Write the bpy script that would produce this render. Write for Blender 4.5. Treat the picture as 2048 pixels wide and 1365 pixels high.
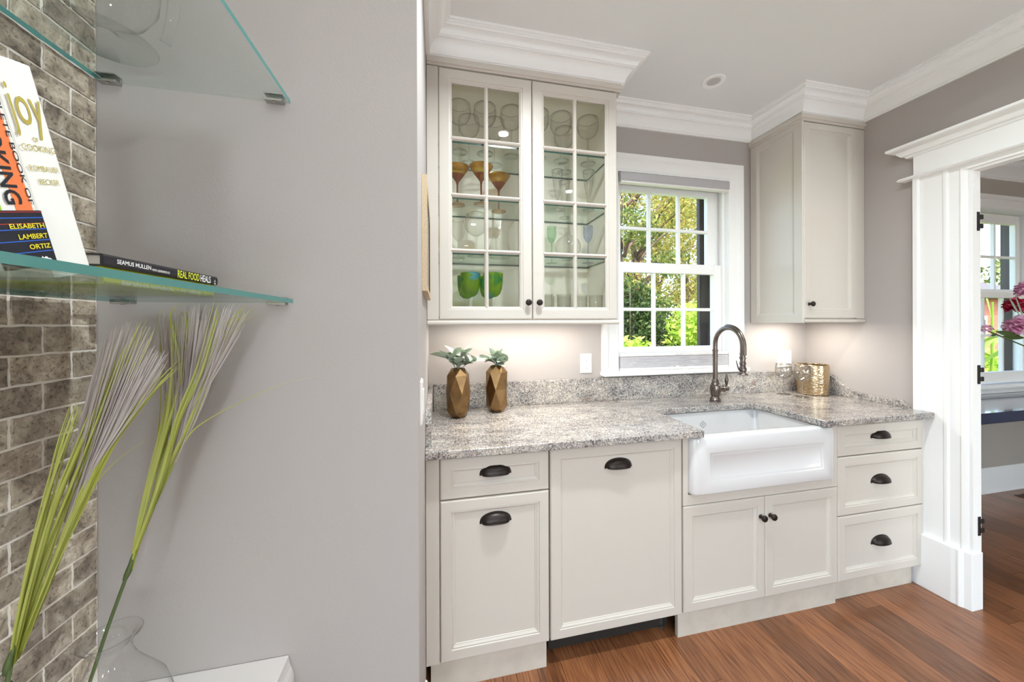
import bpy, bmesh, math, random
from mathutils import Vector, Matrix, Euler
for o in list(bpy.data.objects): bpy.data.objects.remove(o)
S = bpy.context.scene
C = S.collection
PI = math.pi
random.seed(7)

# ------------------------------------------------------------------ camera
FPX, YAW, ROLL, V0, CAMH = 693.58, math.radians(12.093), math.radians(-0.195), 646.28, 1.38
_s, _c = math.sin(YAW), math.cos(YAW)
FW = Vector((_s, _c, 0)); _r = Vector((_c, -_s, 0)); _u = Vector((0, 0, 1))
RT = _r * math.cos(ROLL) + _u * math.sin(ROLL); UP = -_r * math.sin(ROLL) + _u * math.cos(ROLL)
cam_d = bpy.data.cameras.new('camera'); cam = bpy.data.objects.new('camera', cam_d); C.objects.link(cam)
m = Matrix.Identity(4)
for i in range(3):
    m[i][0], m[i][1], m[i][2] = RT[i], UP[i], -FW[i]
m[2][3] = CAMH
cam.matrix_world = m
cam_d.sensor_width = 36; cam_d.lens = FPX / 2048 * 36
cam_d.shift_y = -(682.5 - V0) / 2048
cam_d.clip_start = 0.02; cam_d.clip_end = 200
S.camera = cam

# ------------------------------------------------------------------ world, sun, exposure
S.view_settings.view_transform = 'Standard'; S.view_settings.look = 'None'
S.view_settings.gamma = 1; S.view_settings.use_curve_mapping = False
S.view_settings.exposure = 0.08
W = bpy.data.worlds.new('sky'); S.world = W; W.use_nodes = True
nt = W.node_tree; bg = nt.nodes['Background']
sky = nt.nodes.new('ShaderNodeTexSky'); sky.sky_type = 'NISHITA'; sky.sun_disc = False
sky.sun_elevation = math.radians(48); sky.sun_rotation = math.radians(150); sky.air_density = 1.0; sky.dust_density = 1.6
nt.links.new(sky.outputs[0], bg.inputs[0]); bg.inputs[1].default_value = 0.85
sun_d = bpy.data.lights.new('sun', 'SUN'); sun_d.energy = 9.0; sun_d.angle = math.radians(1.0); sun_d.color = (1, .95, .86)
sun = bpy.data.objects.new('sun', sun_d); C.objects.link(sun)
sun.rotation_euler = Euler((math.radians(33), 0, math.radians(-35)))
DOWN_W, DOWN_COL = 12.5, (0.91, 0.99, 1.03)
FILL_W, FILL_COL = 290.0, (0.84, 0.985, 1.05)  # power and colour of the added fill globes
UNDER_W, UNDER_COL = 3.1, (1.0, 0.95, 0.87)
S.cycles.max_bounces = 14; S.cycles.transparent_max_bounces = 40; S.cycles.transmission_bounces = 12
S.cycles.diffuse_bounces = 6; S.cycles.glossy_bounces = 6; S.cycles.use_denoising = True
S.cycles.sample_clamp_indirect = 6.0; S.cycles.caustics_refractive = True

def ray(u, v): return FW + RT * ((u - 1024) / FPX) + UP * ((V0 - v) / FPX)
def onY(u, v, y):
    r = ray(u, v); return r * (y / r.y) + Vector((0, 0, CAMH))

# ------------------------------------------------------------------ materials
MATS = {}
def nodes_of(name):
    m = bpy.data.materials.new(name); m.use_nodes = True; MATS[name] = m
    n = m.node_tree.nodes; return m, m.node_tree, n, m.node_tree.links, n['Principled BSDF']
def lin(c):
    f = lambda x: x / 12.92 if x <= .04045 else ((x + .055) / 1.055) ** 2.4
    return tuple(f(x / 255) for x in c) + (1,)
def plain(name, rgb, rough=.5, metal=0, spec=.5, bump=0, bscale=60, coat=0, var=0, vscale=8):
    m, t, n, l, b = nodes_of(name)
    b.inputs['Base Color'].default_value = rgb if len(rgb) == 4 else tuple(rgb) + (1,)
    b.inputs['Roughness'].default_value = rough; b.inputs['Metallic'].default_value = metal
    b.inputs['Specular IOR Level'].default_value = spec
    if coat: b.inputs['Coat Weight'].default_value = coat; b.inputs['Coat Roughness'].default_value = .05
    if bump or var:
        g = n.new('ShaderNodeNewGeometry'); x = n.new('ShaderNodeTexNoise'); x.inputs['Scale'].default_value = bscale
        x.inputs['Detail'].default_value = 4; l.new(g.outputs['Position'], x.inputs['Vector'])
        if bump:
            bp = n.new('ShaderNodeBump'); bp.inputs['Strength'].default_value = bump; bp.inputs['Distance'].default_value = .002
            l.new(x.outputs[0], bp.inputs['Height']); l.new(bp.outputs[0], b.inputs['Normal'])
        if var:
            y = n.new('ShaderNodeTexNoise'); y.inputs['Scale'].default_value = vscale; y.inputs['Detail'].default_value = 5
            l.new(g.outputs['Position'], y.inputs['Vector'])
            r = n.new('ShaderNodeValToRGB'); c = Vector(rgb[:3])
            r.color_ramp.elements[0].position = .3; r.color_ramp.elements[1].position = .7
            r.color_ramp.elements[0].color = (*(c * (1 - var)), 1); r.color_ramp.elements[1].color = (*[min(1, q) for q in c * (1 + var)], 1)
            l.new(y.outputs[0], r.inputs[0]); l.new(r.outputs[0], b.inputs['Base Color'])
    return m
def ramp(n, stops):
    r = n.new('ShaderNodeValToRGB'); e = r.color_ramp.elements
    while len(e) < len(stops): e.new(.5)
    for k, (p, c) in enumerate(stops): e[k].position = p; e[k].color = c if len(c) == 4 else (*c, 1)
    return r
def glass(name, tint=(.97, .985, .98), edge=(.62, .68, .66), power=2.6, rough=0.0, body=0.0, gloss=1.0):
    """thin sheet of glass: clear face on, denser and more mirror-like towards its edges"""
    m = bpy.data.materials.new(name); m.use_nodes = True; MATS[name] = m
    t = m.node_tree; n = t.nodes; l = t.links; n.clear()
    out = n.new('ShaderNodeOutputMaterial'); lw = n.new('ShaderNodeLayerWeight'); lw.inputs[0].default_value = .5
    p1 = n.new('ShaderNodeMath'); p1.operation = 'POWER'; p1.inputs[1].default_value = power; l.new(lw.outputs['Facing'], p1.inputs[0])
    mixc = n.new('ShaderNodeMixRGB'); mixc.inputs[1].default_value = (*tint, 1); mixc.inputs[2].default_value = (*edge, 1)
    l.new(p1.outputs[0], mixc.inputs[0])
    tr = n.new('ShaderNodeBsdfTransparent'); l.new(mixc.outputs[0], tr.inputs[0])
    gl = n.new('ShaderNodeBsdfGlossy'); gl.inputs['Roughness'].default_value = rough
    p5 = n.new('ShaderNodeMath'); p5.operation = 'POWER'; p5.inputs[1].default_value = 5; l.new(lw.outputs['Facing'], p5.inputs[0])
    ma = n.new('ShaderNodeMath'); ma.operation = 'MULTIPLY_ADD'; ma.inputs[1].default_value = .92 * gloss; ma.inputs[2].default_value = .05 * gloss
    l.new(p5.outputs[0], ma.inputs[0])
    mx = n.new('ShaderNodeMixShader'); l.new(ma.outputs[0], mx.inputs[0]); l.new(tr.outputs[0], mx.inputs[1]); l.new(gl.outputs[0], mx.inputs[2])
    last = mx
    if body:
        df = n.new('ShaderNodeBsdfTranslucent'); df.inputs[0].default_value = (*edge, 1)
        d2 = n.new('ShaderNodeBsdfDiffuse'); d2.inputs[0].default_value = (*edge, 1)
        m0 = n.new('ShaderNodeMixShader'); m0.inputs[0].default_value = .5; l.new(df.outputs[0], m0.inputs[1]); l.new(d2.outputs[0], m0.inputs[2])
        m2 = n.new('ShaderNodeMixShader'); m2.inputs[0].default_value = body; l.new(mx.outputs[0], m2.inputs[1]); l.new(m0.outputs[0], m2.inputs[2]); last = m2
    l.new(last.outputs[0], out.inputs[0]); return m
def emit(name, col, st):
    m, t, n, l, b = nodes_of(name)
    b.inputs['Base Color'].default_value = (.8, .8, .8, 1); b.inputs['Emission Color'].default_value = (*col, 1); b.inputs['Emission Strength'].default_value = st
    return m
def leafmat(name, cols, rough=.55, trans=.35, scale=3):
    m, t, n, l, b = nodes_of(name)
    g = n.new('ShaderNodeNewGeometry'); x = n.new('ShaderNodeTexNoise'); x.inputs['Scale'].default_value = scale; x.inputs['Detail'].default_value = 3
    l.new(g.outputs['Position'], x.inputs['Vector'])
    w = n.new('ShaderNodeTexWhiteNoise'); l.new(g.outputs['Random Per Island'], w.inputs['Vector'])
    ad = n.new('ShaderNodeMath'); ad.operation = 'MULTIPLY_ADD'; ad.inputs[1].default_value = .55; l.new(g.outputs['Random Per Island'], ad.inputs[0])
    sc = n.new('ShaderNodeMath'); sc.operation = 'MULTIPLY'; sc.inputs[1].default_value = .45; l.new(x.outputs[0], sc.inputs[0]); l.new(sc.outputs[0], ad.inputs[2])
    k = len(cols); r = ramp(n, [(.12 + .76 * i / max(1, k - 1), c) for i, c in enumerate(cols)])
    l.new(ad.outputs[0], r.inputs[0]); l.new(r.outputs[0], b.inputs['Base Color']); b.inputs['Roughness'].default_value = rough
    b.inputs['Specular IOR Level'].default_value = .3
    ts = n.new('ShaderNodeBsdfTranslucent'); l.new(r.outputs[0], ts.inputs[0]); mx = n.new('ShaderNodeMixShader'); mx.inputs[0].default_value = trans
    l.new(b.outputs[0], mx.inputs[1]); l.new(ts.outputs[0], mx.inputs[2]); l.new(mx.outputs[0], n['Material Output'].inputs[0])
    return m

plain('wall', lin((174, 167, 163)), .75, bump=.12, bscale=220)
plain('wall_next', lin((176, 169, 160)), .75, bump=.1, bscale=200)
plain('white', lin((244, 244, 242)), .38)
plain('ceiling', lin((232, 232, 231)), .8, bump=.08, bscale=300)
plain('cabinet', lin((205, 198, 188)), .36)
plain('cabinet_inside', lin((238, 232, 216)), .5)
plain('toe', lin((198, 190, 178)), .5, var=.08, vscale=14)
plain('bronze', lin((44, 36, 32)), .34, .55, bump=.1, bscale=200)
plain('black_metal', lin((52, 48, 48)), .4, .6)
plain('porcelain', lin((220, 219, 218)), .12, coat=.5)
plain('plastic', lin((234, 232, 229)), .3)
plain('slot', lin((60, 56, 52)), .6)
plain('pewter', lin((118, 108, 102)), .27, 1.0)
plain('steel', lin((190, 190, 188)), .2, 1.0)
plain('gold', lin((142, 112, 76)), .30, 1.0, var=.22, vscale=22)
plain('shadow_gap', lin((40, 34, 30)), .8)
plain('stem', lin((74, 90, 46)), .5)
plain('twig', lin((150, 160, 148)), .6)
plain('dark_frame', lin((62, 52, 48)), .5)
plain('shade_fabric', lin((196, 193, 196)), .8)
plain('shade_rail', lin((178, 176, 178)), .35)
plain('navy', lin((24, 40, 78)), .12, coat=.6)
plain('frame_gold', lin((205, 184, 152)), .6, bump=.5, bscale=400, var=.2, vscale=300)
plain('mat_grey', lin((150, 146, 138)), .7, var=.25, vscale=60)
plain('page', lin((205, 198, 186)), .8)
plain('cover_black', lin((30, 27, 32)), .42)
plain('cover_lime', lin((196, 200, 38)), .45)
plain('cover_white', lin((236, 235, 228)), .4)
plain('cover_green', lin((150, 196, 40)), .45)
plain('cover_orange', lin((232, 122, 66)), .45)
plain('cover_navy', lin((22, 22, 34)), .35)
plain('ink_white', lin((240, 240, 236)), .5)
plain('ink_yellow', lin((226, 208, 40)), .5)
plain('ink_lime', lin((214, 218, 50)), .5)
plain('ink_gold', lin((176, 160, 70)), .5)
plain('ink_black', lin((24, 24, 30)), .5)
plain('ink_blue', lin((36, 92, 190)), .5)
plain('ink_red', lin((150, 40, 40)), .5)
plain('logo_grey', lin((84, 90, 106)), .4)
plain('grout', lin((228, 219, 209)), .85, bump=.3, bscale=500)
plain('shelf_edge', lin((66, 124, 118)), .18, coat=.4)
plain('shelf_edge_dark', lin((24, 72, 62)), .2)
plain('bark', lin((96, 78, 62)), .9, bump=.6, bscale=30, var=.3, vscale=9)
plain('lawn', lin((120, 140, 70)), .9, var=.35, vscale=3)
plain('brick_far', lin((168, 104, 84)), .85, var=.2, vscale=14)
plain('roof_far', lin((96, 92, 92)), .8)
plain('vent', lin((70, 46, 32)), .5)
plain('wood_table', lin((92, 60, 40)), .35, var=.2, vscale=20)
glass('pane', (.985, .99, .988), (.86, .9, .88), 4)
glass('door_pane', (.985, .99, .985), (.82, .86, .84), 4, gloss=1.25)
glass('shelf_glass', (.955, .98, .972), (.80, .92, .89), 4, gloss=.6)
glass('cab_shelf_glass', (.93, .965, .945), (.80, .88, .84), 3, gloss=.7)
glass('clear', (.988, .99, .988), (.62, .64, .62), 5.5)
glass('clear_stem', (.975, .978, .972), (.36, .36, .34), 3.4, gloss=1.6)
glass('clear_thick', (.988, .99, .988), (.30, .30, .29), 7)
glass('wine', (.94, .94, .93), (.30, .30, .28), 1.8, gloss=3.0, body=.04)
glass('clear_pale', (.99, .992, .99), (.74, .77, .76), 7, gloss=.8)
glass('rim_glass', (.55, .55, .53), (.25, .25, .24), 2, gloss=2)
plain('ledge', lin((196, 190, 186)), .5)
plain('lens_off', lin((196, 194, 190)), .25)
glass('crystal', (.975, .975, .96), (.76, .74, .68), 2.6, rough=.04, body=.07)
glass('amber', (.86, .62, .12), (.62, .36, .05), 2.0, body=.38)
glass('amber_deep', (.50, .22, .08), (.36, .15, .06), 2.0, body=.45)
glass('green_tint', (.84, .95, .85), (.36, .68, .40), 2.0, body=.10)
glass('blue_tint', (.84, .88, .97), (.42, .50, .80), 2.0, body=.10)
emit('lamp_lens', (1, .97, .92), 14)
emit('led', (1, .9, .76), 5)
emit('globe', (1, .98, .95), 6)  # glow of the added fill globes
leafmat('leaf_sage', [lin((120, 138, 132)), lin((152, 165, 163)), lin((148, 163, 136)), lin((184, 192, 188))], .75, .12, 30)
leafmat('blade', [lin((140, 146, 44)), lin((184, 188, 84)), lin((196, 200, 116)), lin((226, 230, 200))], .45, .3, 8)
leafmat('plume', [lin((184, 170, 166)), lin((212, 202, 200)), lin((232, 226, 224))], .7, .4, 20)
leafmat('tree_a', [lin((96, 108, 44)), lin((146, 150, 66)), lin((196, 180, 92)), lin((160, 130, 84))], .6, .4, .8)
leafmat('tree_b', [lin((54, 74, 34)), lin((92, 112, 52)), lin((128, 140, 70)), lin((176, 172, 100))], .6, .4, .8)
leafmat('shrub', [lin((110, 150, 40)), lin((160, 192, 62)), lin((206, 220, 104)), lin((228, 232, 150))], .6, .45, 2)
leafmat('hedge', [lin((40, 58, 30)), lin((66, 88, 42)), lin((104, 120, 64))], .6, .35, 2)
leafmat('corn', [lin((100, 140, 44)), lin((150, 186, 70)), lin((196, 214, 110))], .5, .45, 3)
leafmat('petal_pink', [lin((232, 160, 200)), lin((246, 200, 226)), lin((252, 232, 244))], .6, .3, 20)
leafmat('petal_red', [lin((170, 24, 60)), lin((206, 44, 84)), lin((232, 120, 140))], .6, .25, 20)

def granite():
    m, t, n, l, b = nodes_of('granite'); g = n.new('ShaderNodeNewGeometry'); pos = g.outputs['Position']
    def noise(scale, det=4, stretch=None, rough=.6):
        x = n.new('ShaderNodeTexNoise'); x.inputs['Scale'].default_value = scale; x.inputs['Detail'].default_value = det; x.inputs['Roughness'].default_value = rough
        if stretch:
            mp = n.new('ShaderNodeMapping'); mp.inputs['Scale'].default_value = stretch; mp.inputs['Rotation'].default_value = (0, 0, .25); l.new(pos, mp.inputs[0]); l.new(mp.outputs[0], x.inputs['Vector'])
        else: l.new(pos, x.inputs['Vector'])
        return x
    def mix(a, c, f, mode='MIX'):
        q = n.new('ShaderNodeMixRGB'); q.blend_type = mode
        for k, v in ((0, f), (1, a), (2, c)):
            if isinstance(v, (int, float)): q.inputs[k].default_value = v
            elif isinstance(v, tuple): q.inputs[k].default_value = v
            else: l.new(v, q.inputs[k])
        return q.outputs[0]
    v = n.new('ShaderNodeTexVoronoi'); v.inputs['Scale'].default_value = 250
    nz = noise(60, 2); off = n.new('ShaderNodeMixRGB'); off.blend_type = 'ADD'; off.inputs[0].default_value = .012; l.new(pos, off.inputs[1]); l.new(nz.outputs['Color'], off.inputs[2]); l.new(off.outputs[0], v.inputs['Vector'])
    sep = n.new('ShaderNodeSeparateColor'); l.new(v.outputs['Color'], sep.inputs[0])
    cells = ramp(n, [(0, lin((30, 28, 30))), (.10, lin((64, 60, 62))), (.17, lin((136, 134, 138))), (.32, lin((190, 186, 184))), (.40, lin((226, 220, 211))), (.74, lin((240, 235, 226))), (.8, lin((168, 140, 118))), (.84, lin((150, 148, 152))), (1, lin((196, 192, 190)))])
    cells.color_ramp.interpolation = 'CONSTANT'; l.new(sep.outputs[0], cells.inputs[0])
    cloud = ramp(n, [(.38, lin((92, 90, 94))), (.5, lin((180, 174, 168))), (.64, lin((226, 217, 202)))]); l.new(noise(7, 6, (1.0, 2.2, 1.4)).outputs[0], cloud.inputs[0])
    c1 = mix(cells.outputs[0], cloud.outputs[0], .36)
    st = ramp(n, [(.40, (0, 0, 0)), (.47, (1, 1, 1)), (.53, (1, 1, 1)), (.6, (0, 0, 0))]); l.new(noise(9, 8, (1.0, 5.0, 1.5), .7).outputs[0], st.inputs[0])
    inv = n.new('ShaderNodeMath'); inv.operation = 'MULTIPLY_ADD'; inv.inputs[1].default_value = -.30; inv.inputs[2].default_value = .30; l.new(st.outputs[0], inv.inputs[0])
    c2 = mix(c1, lin((104, 100, 104)), inv.outputs[0])
    br = ramp(n, [(.60, (0, 0, 0)), (.68, (1, 1, 1))]); l.new(noise(14, 6, (1, 3.5, 1)).outputs[0], br.inputs[0])
    bf = n.new('ShaderNodeMath'); bf.operation = 'MULTIPLY'; bf.inputs[1].default_value = .4; l.new(br.outputs[0], bf.inputs[0])
    c3 = mix(c2, lin((150, 116, 94)), bf.outputs[0])
    c3 = mix(c3, (.80, .79, .78, 1), 1.0, 'MULTIPLY')
    l.new(c3, b.inputs['Base Color']); b.inputs['Roughness'].default_value = .16; b.inputs['Coat Weight'].default_value = .3; b.inputs['Coat Roughness'].default_value = .06
granite()
def wood_floor(name, rand=True):
    m, t, n, l, b = nodes_of(name); g = n.new('ShaderNodeNewGeometry'); oi = n.new('ShaderNodeObjectInfo')
    wn = n.new('ShaderNodeTexWhiteNoise'); wn.noise_dimensions = '1D'
    if rand: l.new(oi.outputs['Random'], wn.inputs['W'])
    else:
        sx = n.new('ShaderNodeSeparateXYZ'); l.new(g.outputs['Position'], sx.inputs[0]); dv = n.new('ShaderNodeMath'); dv.operation = 'DIVIDE'; dv.inputs[1].default_value = .086; l.new(sx.outputs[0], dv.inputs[0])
        fl = n.new('ShaderNodeMath'); fl.operation = 'FLOOR'; l.new(dv.outputs[0], fl.inputs[0]); l.new(fl.outputs[0], wn.inputs['W'])
    sc = n.new('ShaderNodeVectorMath'); sc.operation = 'SCALE'; sc.inputs[3].default_value = 9; l.new(wn.outputs['Color'], sc.inputs[0])
    ad = n.new('ShaderNodeVectorMath'); l.new(g.outputs['Position'], ad.inputs[0]); l.new(sc.outputs[0], ad.inputs[1])
    mp = n.new('ShaderNodeMapping'); mp.inputs['Scale'].default_value = (260, 7, 1); l.new(ad.outputs[0], mp.inputs[0])
    x = n.new('ShaderNodeTexNoise'); x.inputs['Scale'].default_value = 1; x.inputs['Detail'].default_value = 5; l.new(mp.outputs[0], x.inputs['Vector'])
    mp2 = n.new('ShaderNodeMapping'); mp2.inputs['Scale'].default_value = (14, 1.6, 1); l.new(ad.outputs[0], mp2.inputs[0])
    wv = n.new('ShaderNodeTexNoise'); wv.inputs['Scale'].default_value = 1.2; wv.inputs['Detail'].default_value = 2; l.new(mp2.outputs[0], wv.inputs['Vector'])
    rings = n.new('ShaderNodeMath'); rings.operation = 'MULTIPLY'; rings.inputs[1].default_value = 60; l.new(wv.outputs[0], rings.inputs[0])
    sn = n.new('ShaderNodeMath'); sn.operation = 'SINE'; l.new(rings.outputs[0], sn.inputs[0])
    sn2 = n.new('ShaderNodeMath'); sn2.operation = 'MULTIPLY_ADD'; sn2.inputs[1].default_value = .06; l.new(sn.outputs[0], sn2.inputs[0]); l.new(x.outputs[0], sn2.inputs[2])
    dk = ramp(n, [(.26, lin((80, 46, 28))), (.45, lin((128, 80, 50))), (.7, lin((154, 102, 66)))]); l.new(sn2.outputs[0], dk.inputs[0])
    hs = n.new('ShaderNodeHueSaturation'); mr = n.new('ShaderNodeMapRange'); mr.inputs[3].default_value = .66; mr.inputs[4].default_value = 1.2; l.new(wn.outputs['Value'], mr.inputs[0])
    l.new(mr.outputs[0], hs.inputs['Value']); l.new(dk.outputs[0], hs.inputs['Color'])
    l.new(hs.outputs[0], b.inputs['Base Color']); b.inputs['Roughness'].default_value = .30; b.inputs['Coat Weight'].default_value = .25; b.inputs['Coat Roughness'].default_value = .15
    bp = n.new('ShaderNodeBump'); bp.inputs['Strength'].default_value = .12; bp.inputs['Distance'].default_value = .001; l.new(x.outputs[0], bp.inputs['Height']); l.new(bp.outputs[0], b.inputs['Normal'])
wood_floor('plank'); wood_floor('floor_far', False)
def travertine():
    m, t, n, l, b = nodes_of('travertine'); g = n.new('ShaderNodeNewGeometry'); oi = n.new('ShaderNodeObjectInfo')
    sc = n.new('ShaderNodeMath'); sc.operation = 'MULTIPLY'; sc.inputs[1].default_value = 30; l.new(oi.outputs['Random'], sc.inputs[0])
    ad = n.new('ShaderNodeVectorMath'); l.new(g.outputs['Position'], ad.inputs[0]); l.new(sc.outputs[0], ad.inputs[1])
    x = n.new('ShaderNodeTexNoise'); x.inputs['Scale'].default_value = 26; x.inputs['Detail'].default_value = 8; x.inputs['Roughness'].default_value = .68; x.inputs['Distortion'].default_value = .6; l.new(ad.outputs[0], x.inputs['Vector'])
    r1 = ramp(n, [(.27, lin((58, 49, 43))), (.40, lin((126, 113, 99))), (.55, lin((172, 158, 140))), (.72, lin((212, 202, 186)))]); l.new(x.outputs[0], r1.inputs[0])
    hs = n.new('ShaderNodeHueSaturation'); mr = n.new('ShaderNodeMapRange'); mr.inputs[3].default_value = .72; mr.inputs[4].default_value = 1.18; l.new(oi.outputs['Random'], mr.inputs[0]); l.new(mr.outputs[0], hs.inputs['Value']); l.new(r1.outputs[0], hs.inputs['Color'])
    p = n.new('ShaderNodeTexNoise'); p.inputs['Scale'].default_value = 170; p.inputs['Detail'].default_value = 4; l.new(ad.outputs[0], p.inputs['Vector'])
    pr = ramp(n, [(.34, (.25, .25, .25)), (.43, (1, 1, 1))]); l.new(p.outputs[0], pr.inputs[0])
    mu = n.new('ShaderNodeMixRGB'); mu.blend_type = 'MULTIPLY'; mu.inputs[0].default_value = .7; l.new(hs.outputs[0], mu.inputs[1]); l.new(pr.outputs[0], mu.inputs[2])
    l.new(mu.outputs[0], b.inputs['Base Color']); b.inputs['Roughness'].default_value = .42
    bp = n.new('ShaderNodeBump'); bp.inputs['Strength'].default_value = .6; bp.inputs['Distance'].default_value = .0015; l.new(p.outputs[0], bp.inputs['Height']); l.new(bp.outputs[0], b.inputs['Normal'])
travertine()
def hammered():
    m, t, n, l, b = nodes_of('hammered'); g = n.new('ShaderNodeNewGeometry')
    b.inputs['Base Color'].default_value = lin((200, 176, 142)); b.inputs['Metallic'].default_value = 1; b.inputs['Roughness'].default_value = .2
    mp = n.new('ShaderNodeMapping'); mp.inputs['Scale'].default_value = (60, 60, 150); l.new(g.outputs['Position'], mp.inputs[0])
    v = n.new('ShaderNodeTexVoronoi'); v.inputs['Scale'].default_value = 1; v.feature = 'SMOOTH_F1'; l.new(mp.outputs[0], v.inputs['Vector'])
    bp = n.new('ShaderNodeBump'); bp.inputs['Strength'].default_value = .55; bp.inputs['Distance'].default_value = .004; l.new(v.outputs[0], bp.inputs['Height']); l.new(bp.outputs[0], b.inputs['Normal'])
hammered()
def swirl():
    """hand-painted goblet glass: lime green with a turquoise sweep"""
    m = glass('goblet_paint', (.5, .8, .3), (.3, .6, .1), 2, body=.55); t = m.node_tree; n = t.nodes; l = t.links
    tc = n.new('ShaderNodeTexCoord'); x = n.new('ShaderNodeTexNoise'); x.inputs['Scale'].default_value = 7; x.inputs['Detail'].default_value = 1; x.inputs['Distortion'].default_value = .8
    mp = n.new('ShaderNodeMapping'); mp.inputs['Rotation'].default_value = (.5, .7, 0); mp.inputs['Scale'].default_value = (.5, 1, 1.6); l.new(tc.outputs['Object'], mp.inputs[0]); l.new(mp.outputs[0], x.inputs['Vector'])
    r = ramp(n, [(.34, lin((60, 150, 70))), (.44, lin((160, 196, 44))), (.56, lin((140, 186, 56))), (.60, lin((120, 205, 225))), (.70, lin((20, 130, 200)))]); l.new(x.outputs[0], r.inputs[0])
    for nd in list(n):
        if nd.bl_idname in ('ShaderNodeBsdfTransparent', 'ShaderNodeBsdfTranslucent', 'ShaderNodeBsdfDiffuse'):
            for lk in list(nd.inputs[0].links): l.remove(lk)
            l.new(r.outputs[0], nd.inputs[0])
swirl()

# ------------------------------------------------------------------ mesh building
class MB:
    def __init__(s, mp=None): s.v = []; s.f = []; s.mi = []; s.mp = mp; s.k = 0
    def p(s, *a):
        q = a[0] if len(a) == 1 else a
        s.v.append(s.mp(*q) if s.mp else tuple(q)); return len(s.v) - 1
    def face(s, *i): s.f.append(tuple(i)); s.mi.append(s.k)
    def box(s, x0, x1, y0, y1, z0, z1):
        b = [s.p(x, y, z) for z in (z0, z1) for x, y in ((x0, y0), (x1, y0), (x1, y1), (x0, y1))]
        for q in ((3, 2, 1, 0), (4, 5, 6, 7), (0, 1, 5, 4), (1, 2, 6, 5), (2, 3, 7, 6), (3, 0, 4, 7)): s.face(*[b[i] for i in q])
        return s
    def rings(s, rs, close=True, cap0=False, cap1=False):
        idx = [[s.p(q) for q in r] for r in rs]; n = len(idx[0])
        for a, b in zip(idx, idx[1:]):
            for i in range(n if close else n - 1):
                j = (i + 1) % n; s.face(a[i], a[j], b[j], b[i])
        if cap0: s.face(*idx[0][::-1])
        if cap1: s.face(*idx[-1])
        return s
    def lathe(s, prof, seg=24, c=(0, 0, 0), axis='Z', cap0=True, cap1=True):
        rs = []
        for r, h in prof:
            ring = []
            for k in range(seg):
                a = 2 * PI * k / seg; x, y = r * math.cos(a), r * math.sin(a)
                q = {'Z': (x, y, h), 'X': (h, x, y), '-Y': (x, -h, y)}[axis]
                ring.append((c[0] + q[0], c[1] + q[1], c[2] + q[2]))
            rs.append(ring)
        return s.rings(rs, True, cap0 and prof[0][0] > 0, cap1 and prof[-1][0] > 0)
    def tube(s, path, rad, seg=10, caps=True):
        path = [Vector(q) for q in path]; n = len(path); rad = rad if isinstance(rad, (list, tuple)) else [rad] * n
        rs = []; prev = None
        for i, q in enumerate(path):
            t = (path[min(i + 1, n - 1)] - path[max(i - 1, 0)]).normalized()
            a = prev - t * prev.dot(t) if prev is not None else (Vector((0, 0, 1)) if abs(t.z) < .9 else Vector((1, 0, 0))).cross(t)
            a.normalize(); prev = a; b = t.cross(a)
            rs.append([tuple(q + (a * math.cos(2 * PI * k / seg) + b * math.sin(2 * PI * k / seg)) * rad[i]) for k in range(seg)])
        return s.rings(rs, True, caps, caps)
    def ribbon(s, path, widths, side):
        """flat tapering strip; side = Vector across"""
        idx = []
        for q, w in zip(path, widths):
            q = Vector(q); idx.append((s.p(tuple(q - side * w / 2)), s.p(tuple(q + side * w / 2))))
        for a, b in zip(idx, idx[1:]): s.face(a[0], a[1], b[1], b[0])
    def prism(s, poly, d0, d1, mp):
        """poly: 2-D outline; mp(a, b, d) -> xyz"""
        A = [s.p(mp(a, b, d0)) for a, b in poly]; B = [s.p(mp(a, b, d1)) for a, b in poly]; n = len(poly)
        s.face(*A[::-1]); s.face(*B)
        for i in range(n): j = (i + 1) % n; s.face(A[i], A[j], B[j], B[i])
        return s
    def panel(s, a0, a1, b0, b1, steps, back=None, hole=False):
        """concentric mitred rings (inset, depth) on rectangle a x b; depth grows away from the viewer"""
        def ring(i, d): return [(a0 + i, d, b0 + i), (a1 - i, d, b0 + i), (a1 - i, d, b1 - i), (a0 + i, d, b1 - i)]
        rs = ([ring(0, back)] if back is not None else []) + [ring(i, d) for i, d in steps]
        if hole: rs = rs + [ring(steps[-1][0], back), ring(0, back)]
        s.rings(rs, True, (back is not None) and not hole, not hole)
        return s
    def sweep(s, path, prof, mp, closed=False):
        """profile (out, up) along a 2-D path with mitres; 'out' lies to the left of the path"""
        P = [Vector(q) for q in path]; n = len(P); rs = []
        for i in range(n):
            d0 = (P[i] - P[i - 1]).normalized() if (i > 0 or closed) else None
            d1 = (P[(i + 1) % n] - P[i]).normalized() if (i < n - 1 or closed) else None
            d0 = d0 or d1; d1 = d1 or d0
            n0 = Vector((-d0.y, d0.x)); n1 = Vector((-d1.y, d1.x)); nn = (n0 + n1).normalized(); k = 1 / max(.2, nn.dot(n0))
            rs.append([mp(P[i].x + nn.x * k * o, P[i].y + nn.y * k * o, u) for o, u in prof])
        if closed: rs.append(rs[0])
        s.rings(rs, True, not closed, not closed); return s
    def mesh(s, name):
        me = bpy.data.meshes.new(name); me.from_pydata(s.v, [], s.f)
        if any(s.mi): me.polygons.foreach_set('material_index', s.mi)
        bm = bmesh.new(); bm.from_mesh(me); bmesh.ops.recalc_face_normals(bm, faces=bm.faces); bm.to_mesh(me); bm.free()
        me.update(); return me
WL = {}
def tag(o, label=None, cat=None, group=None, kind=None):
    if label: o['label'] = label
    if cat: o['category'] = cat
    if group: o['group'] = group
    if kind: o['kind'] = kind
    return o
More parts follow.
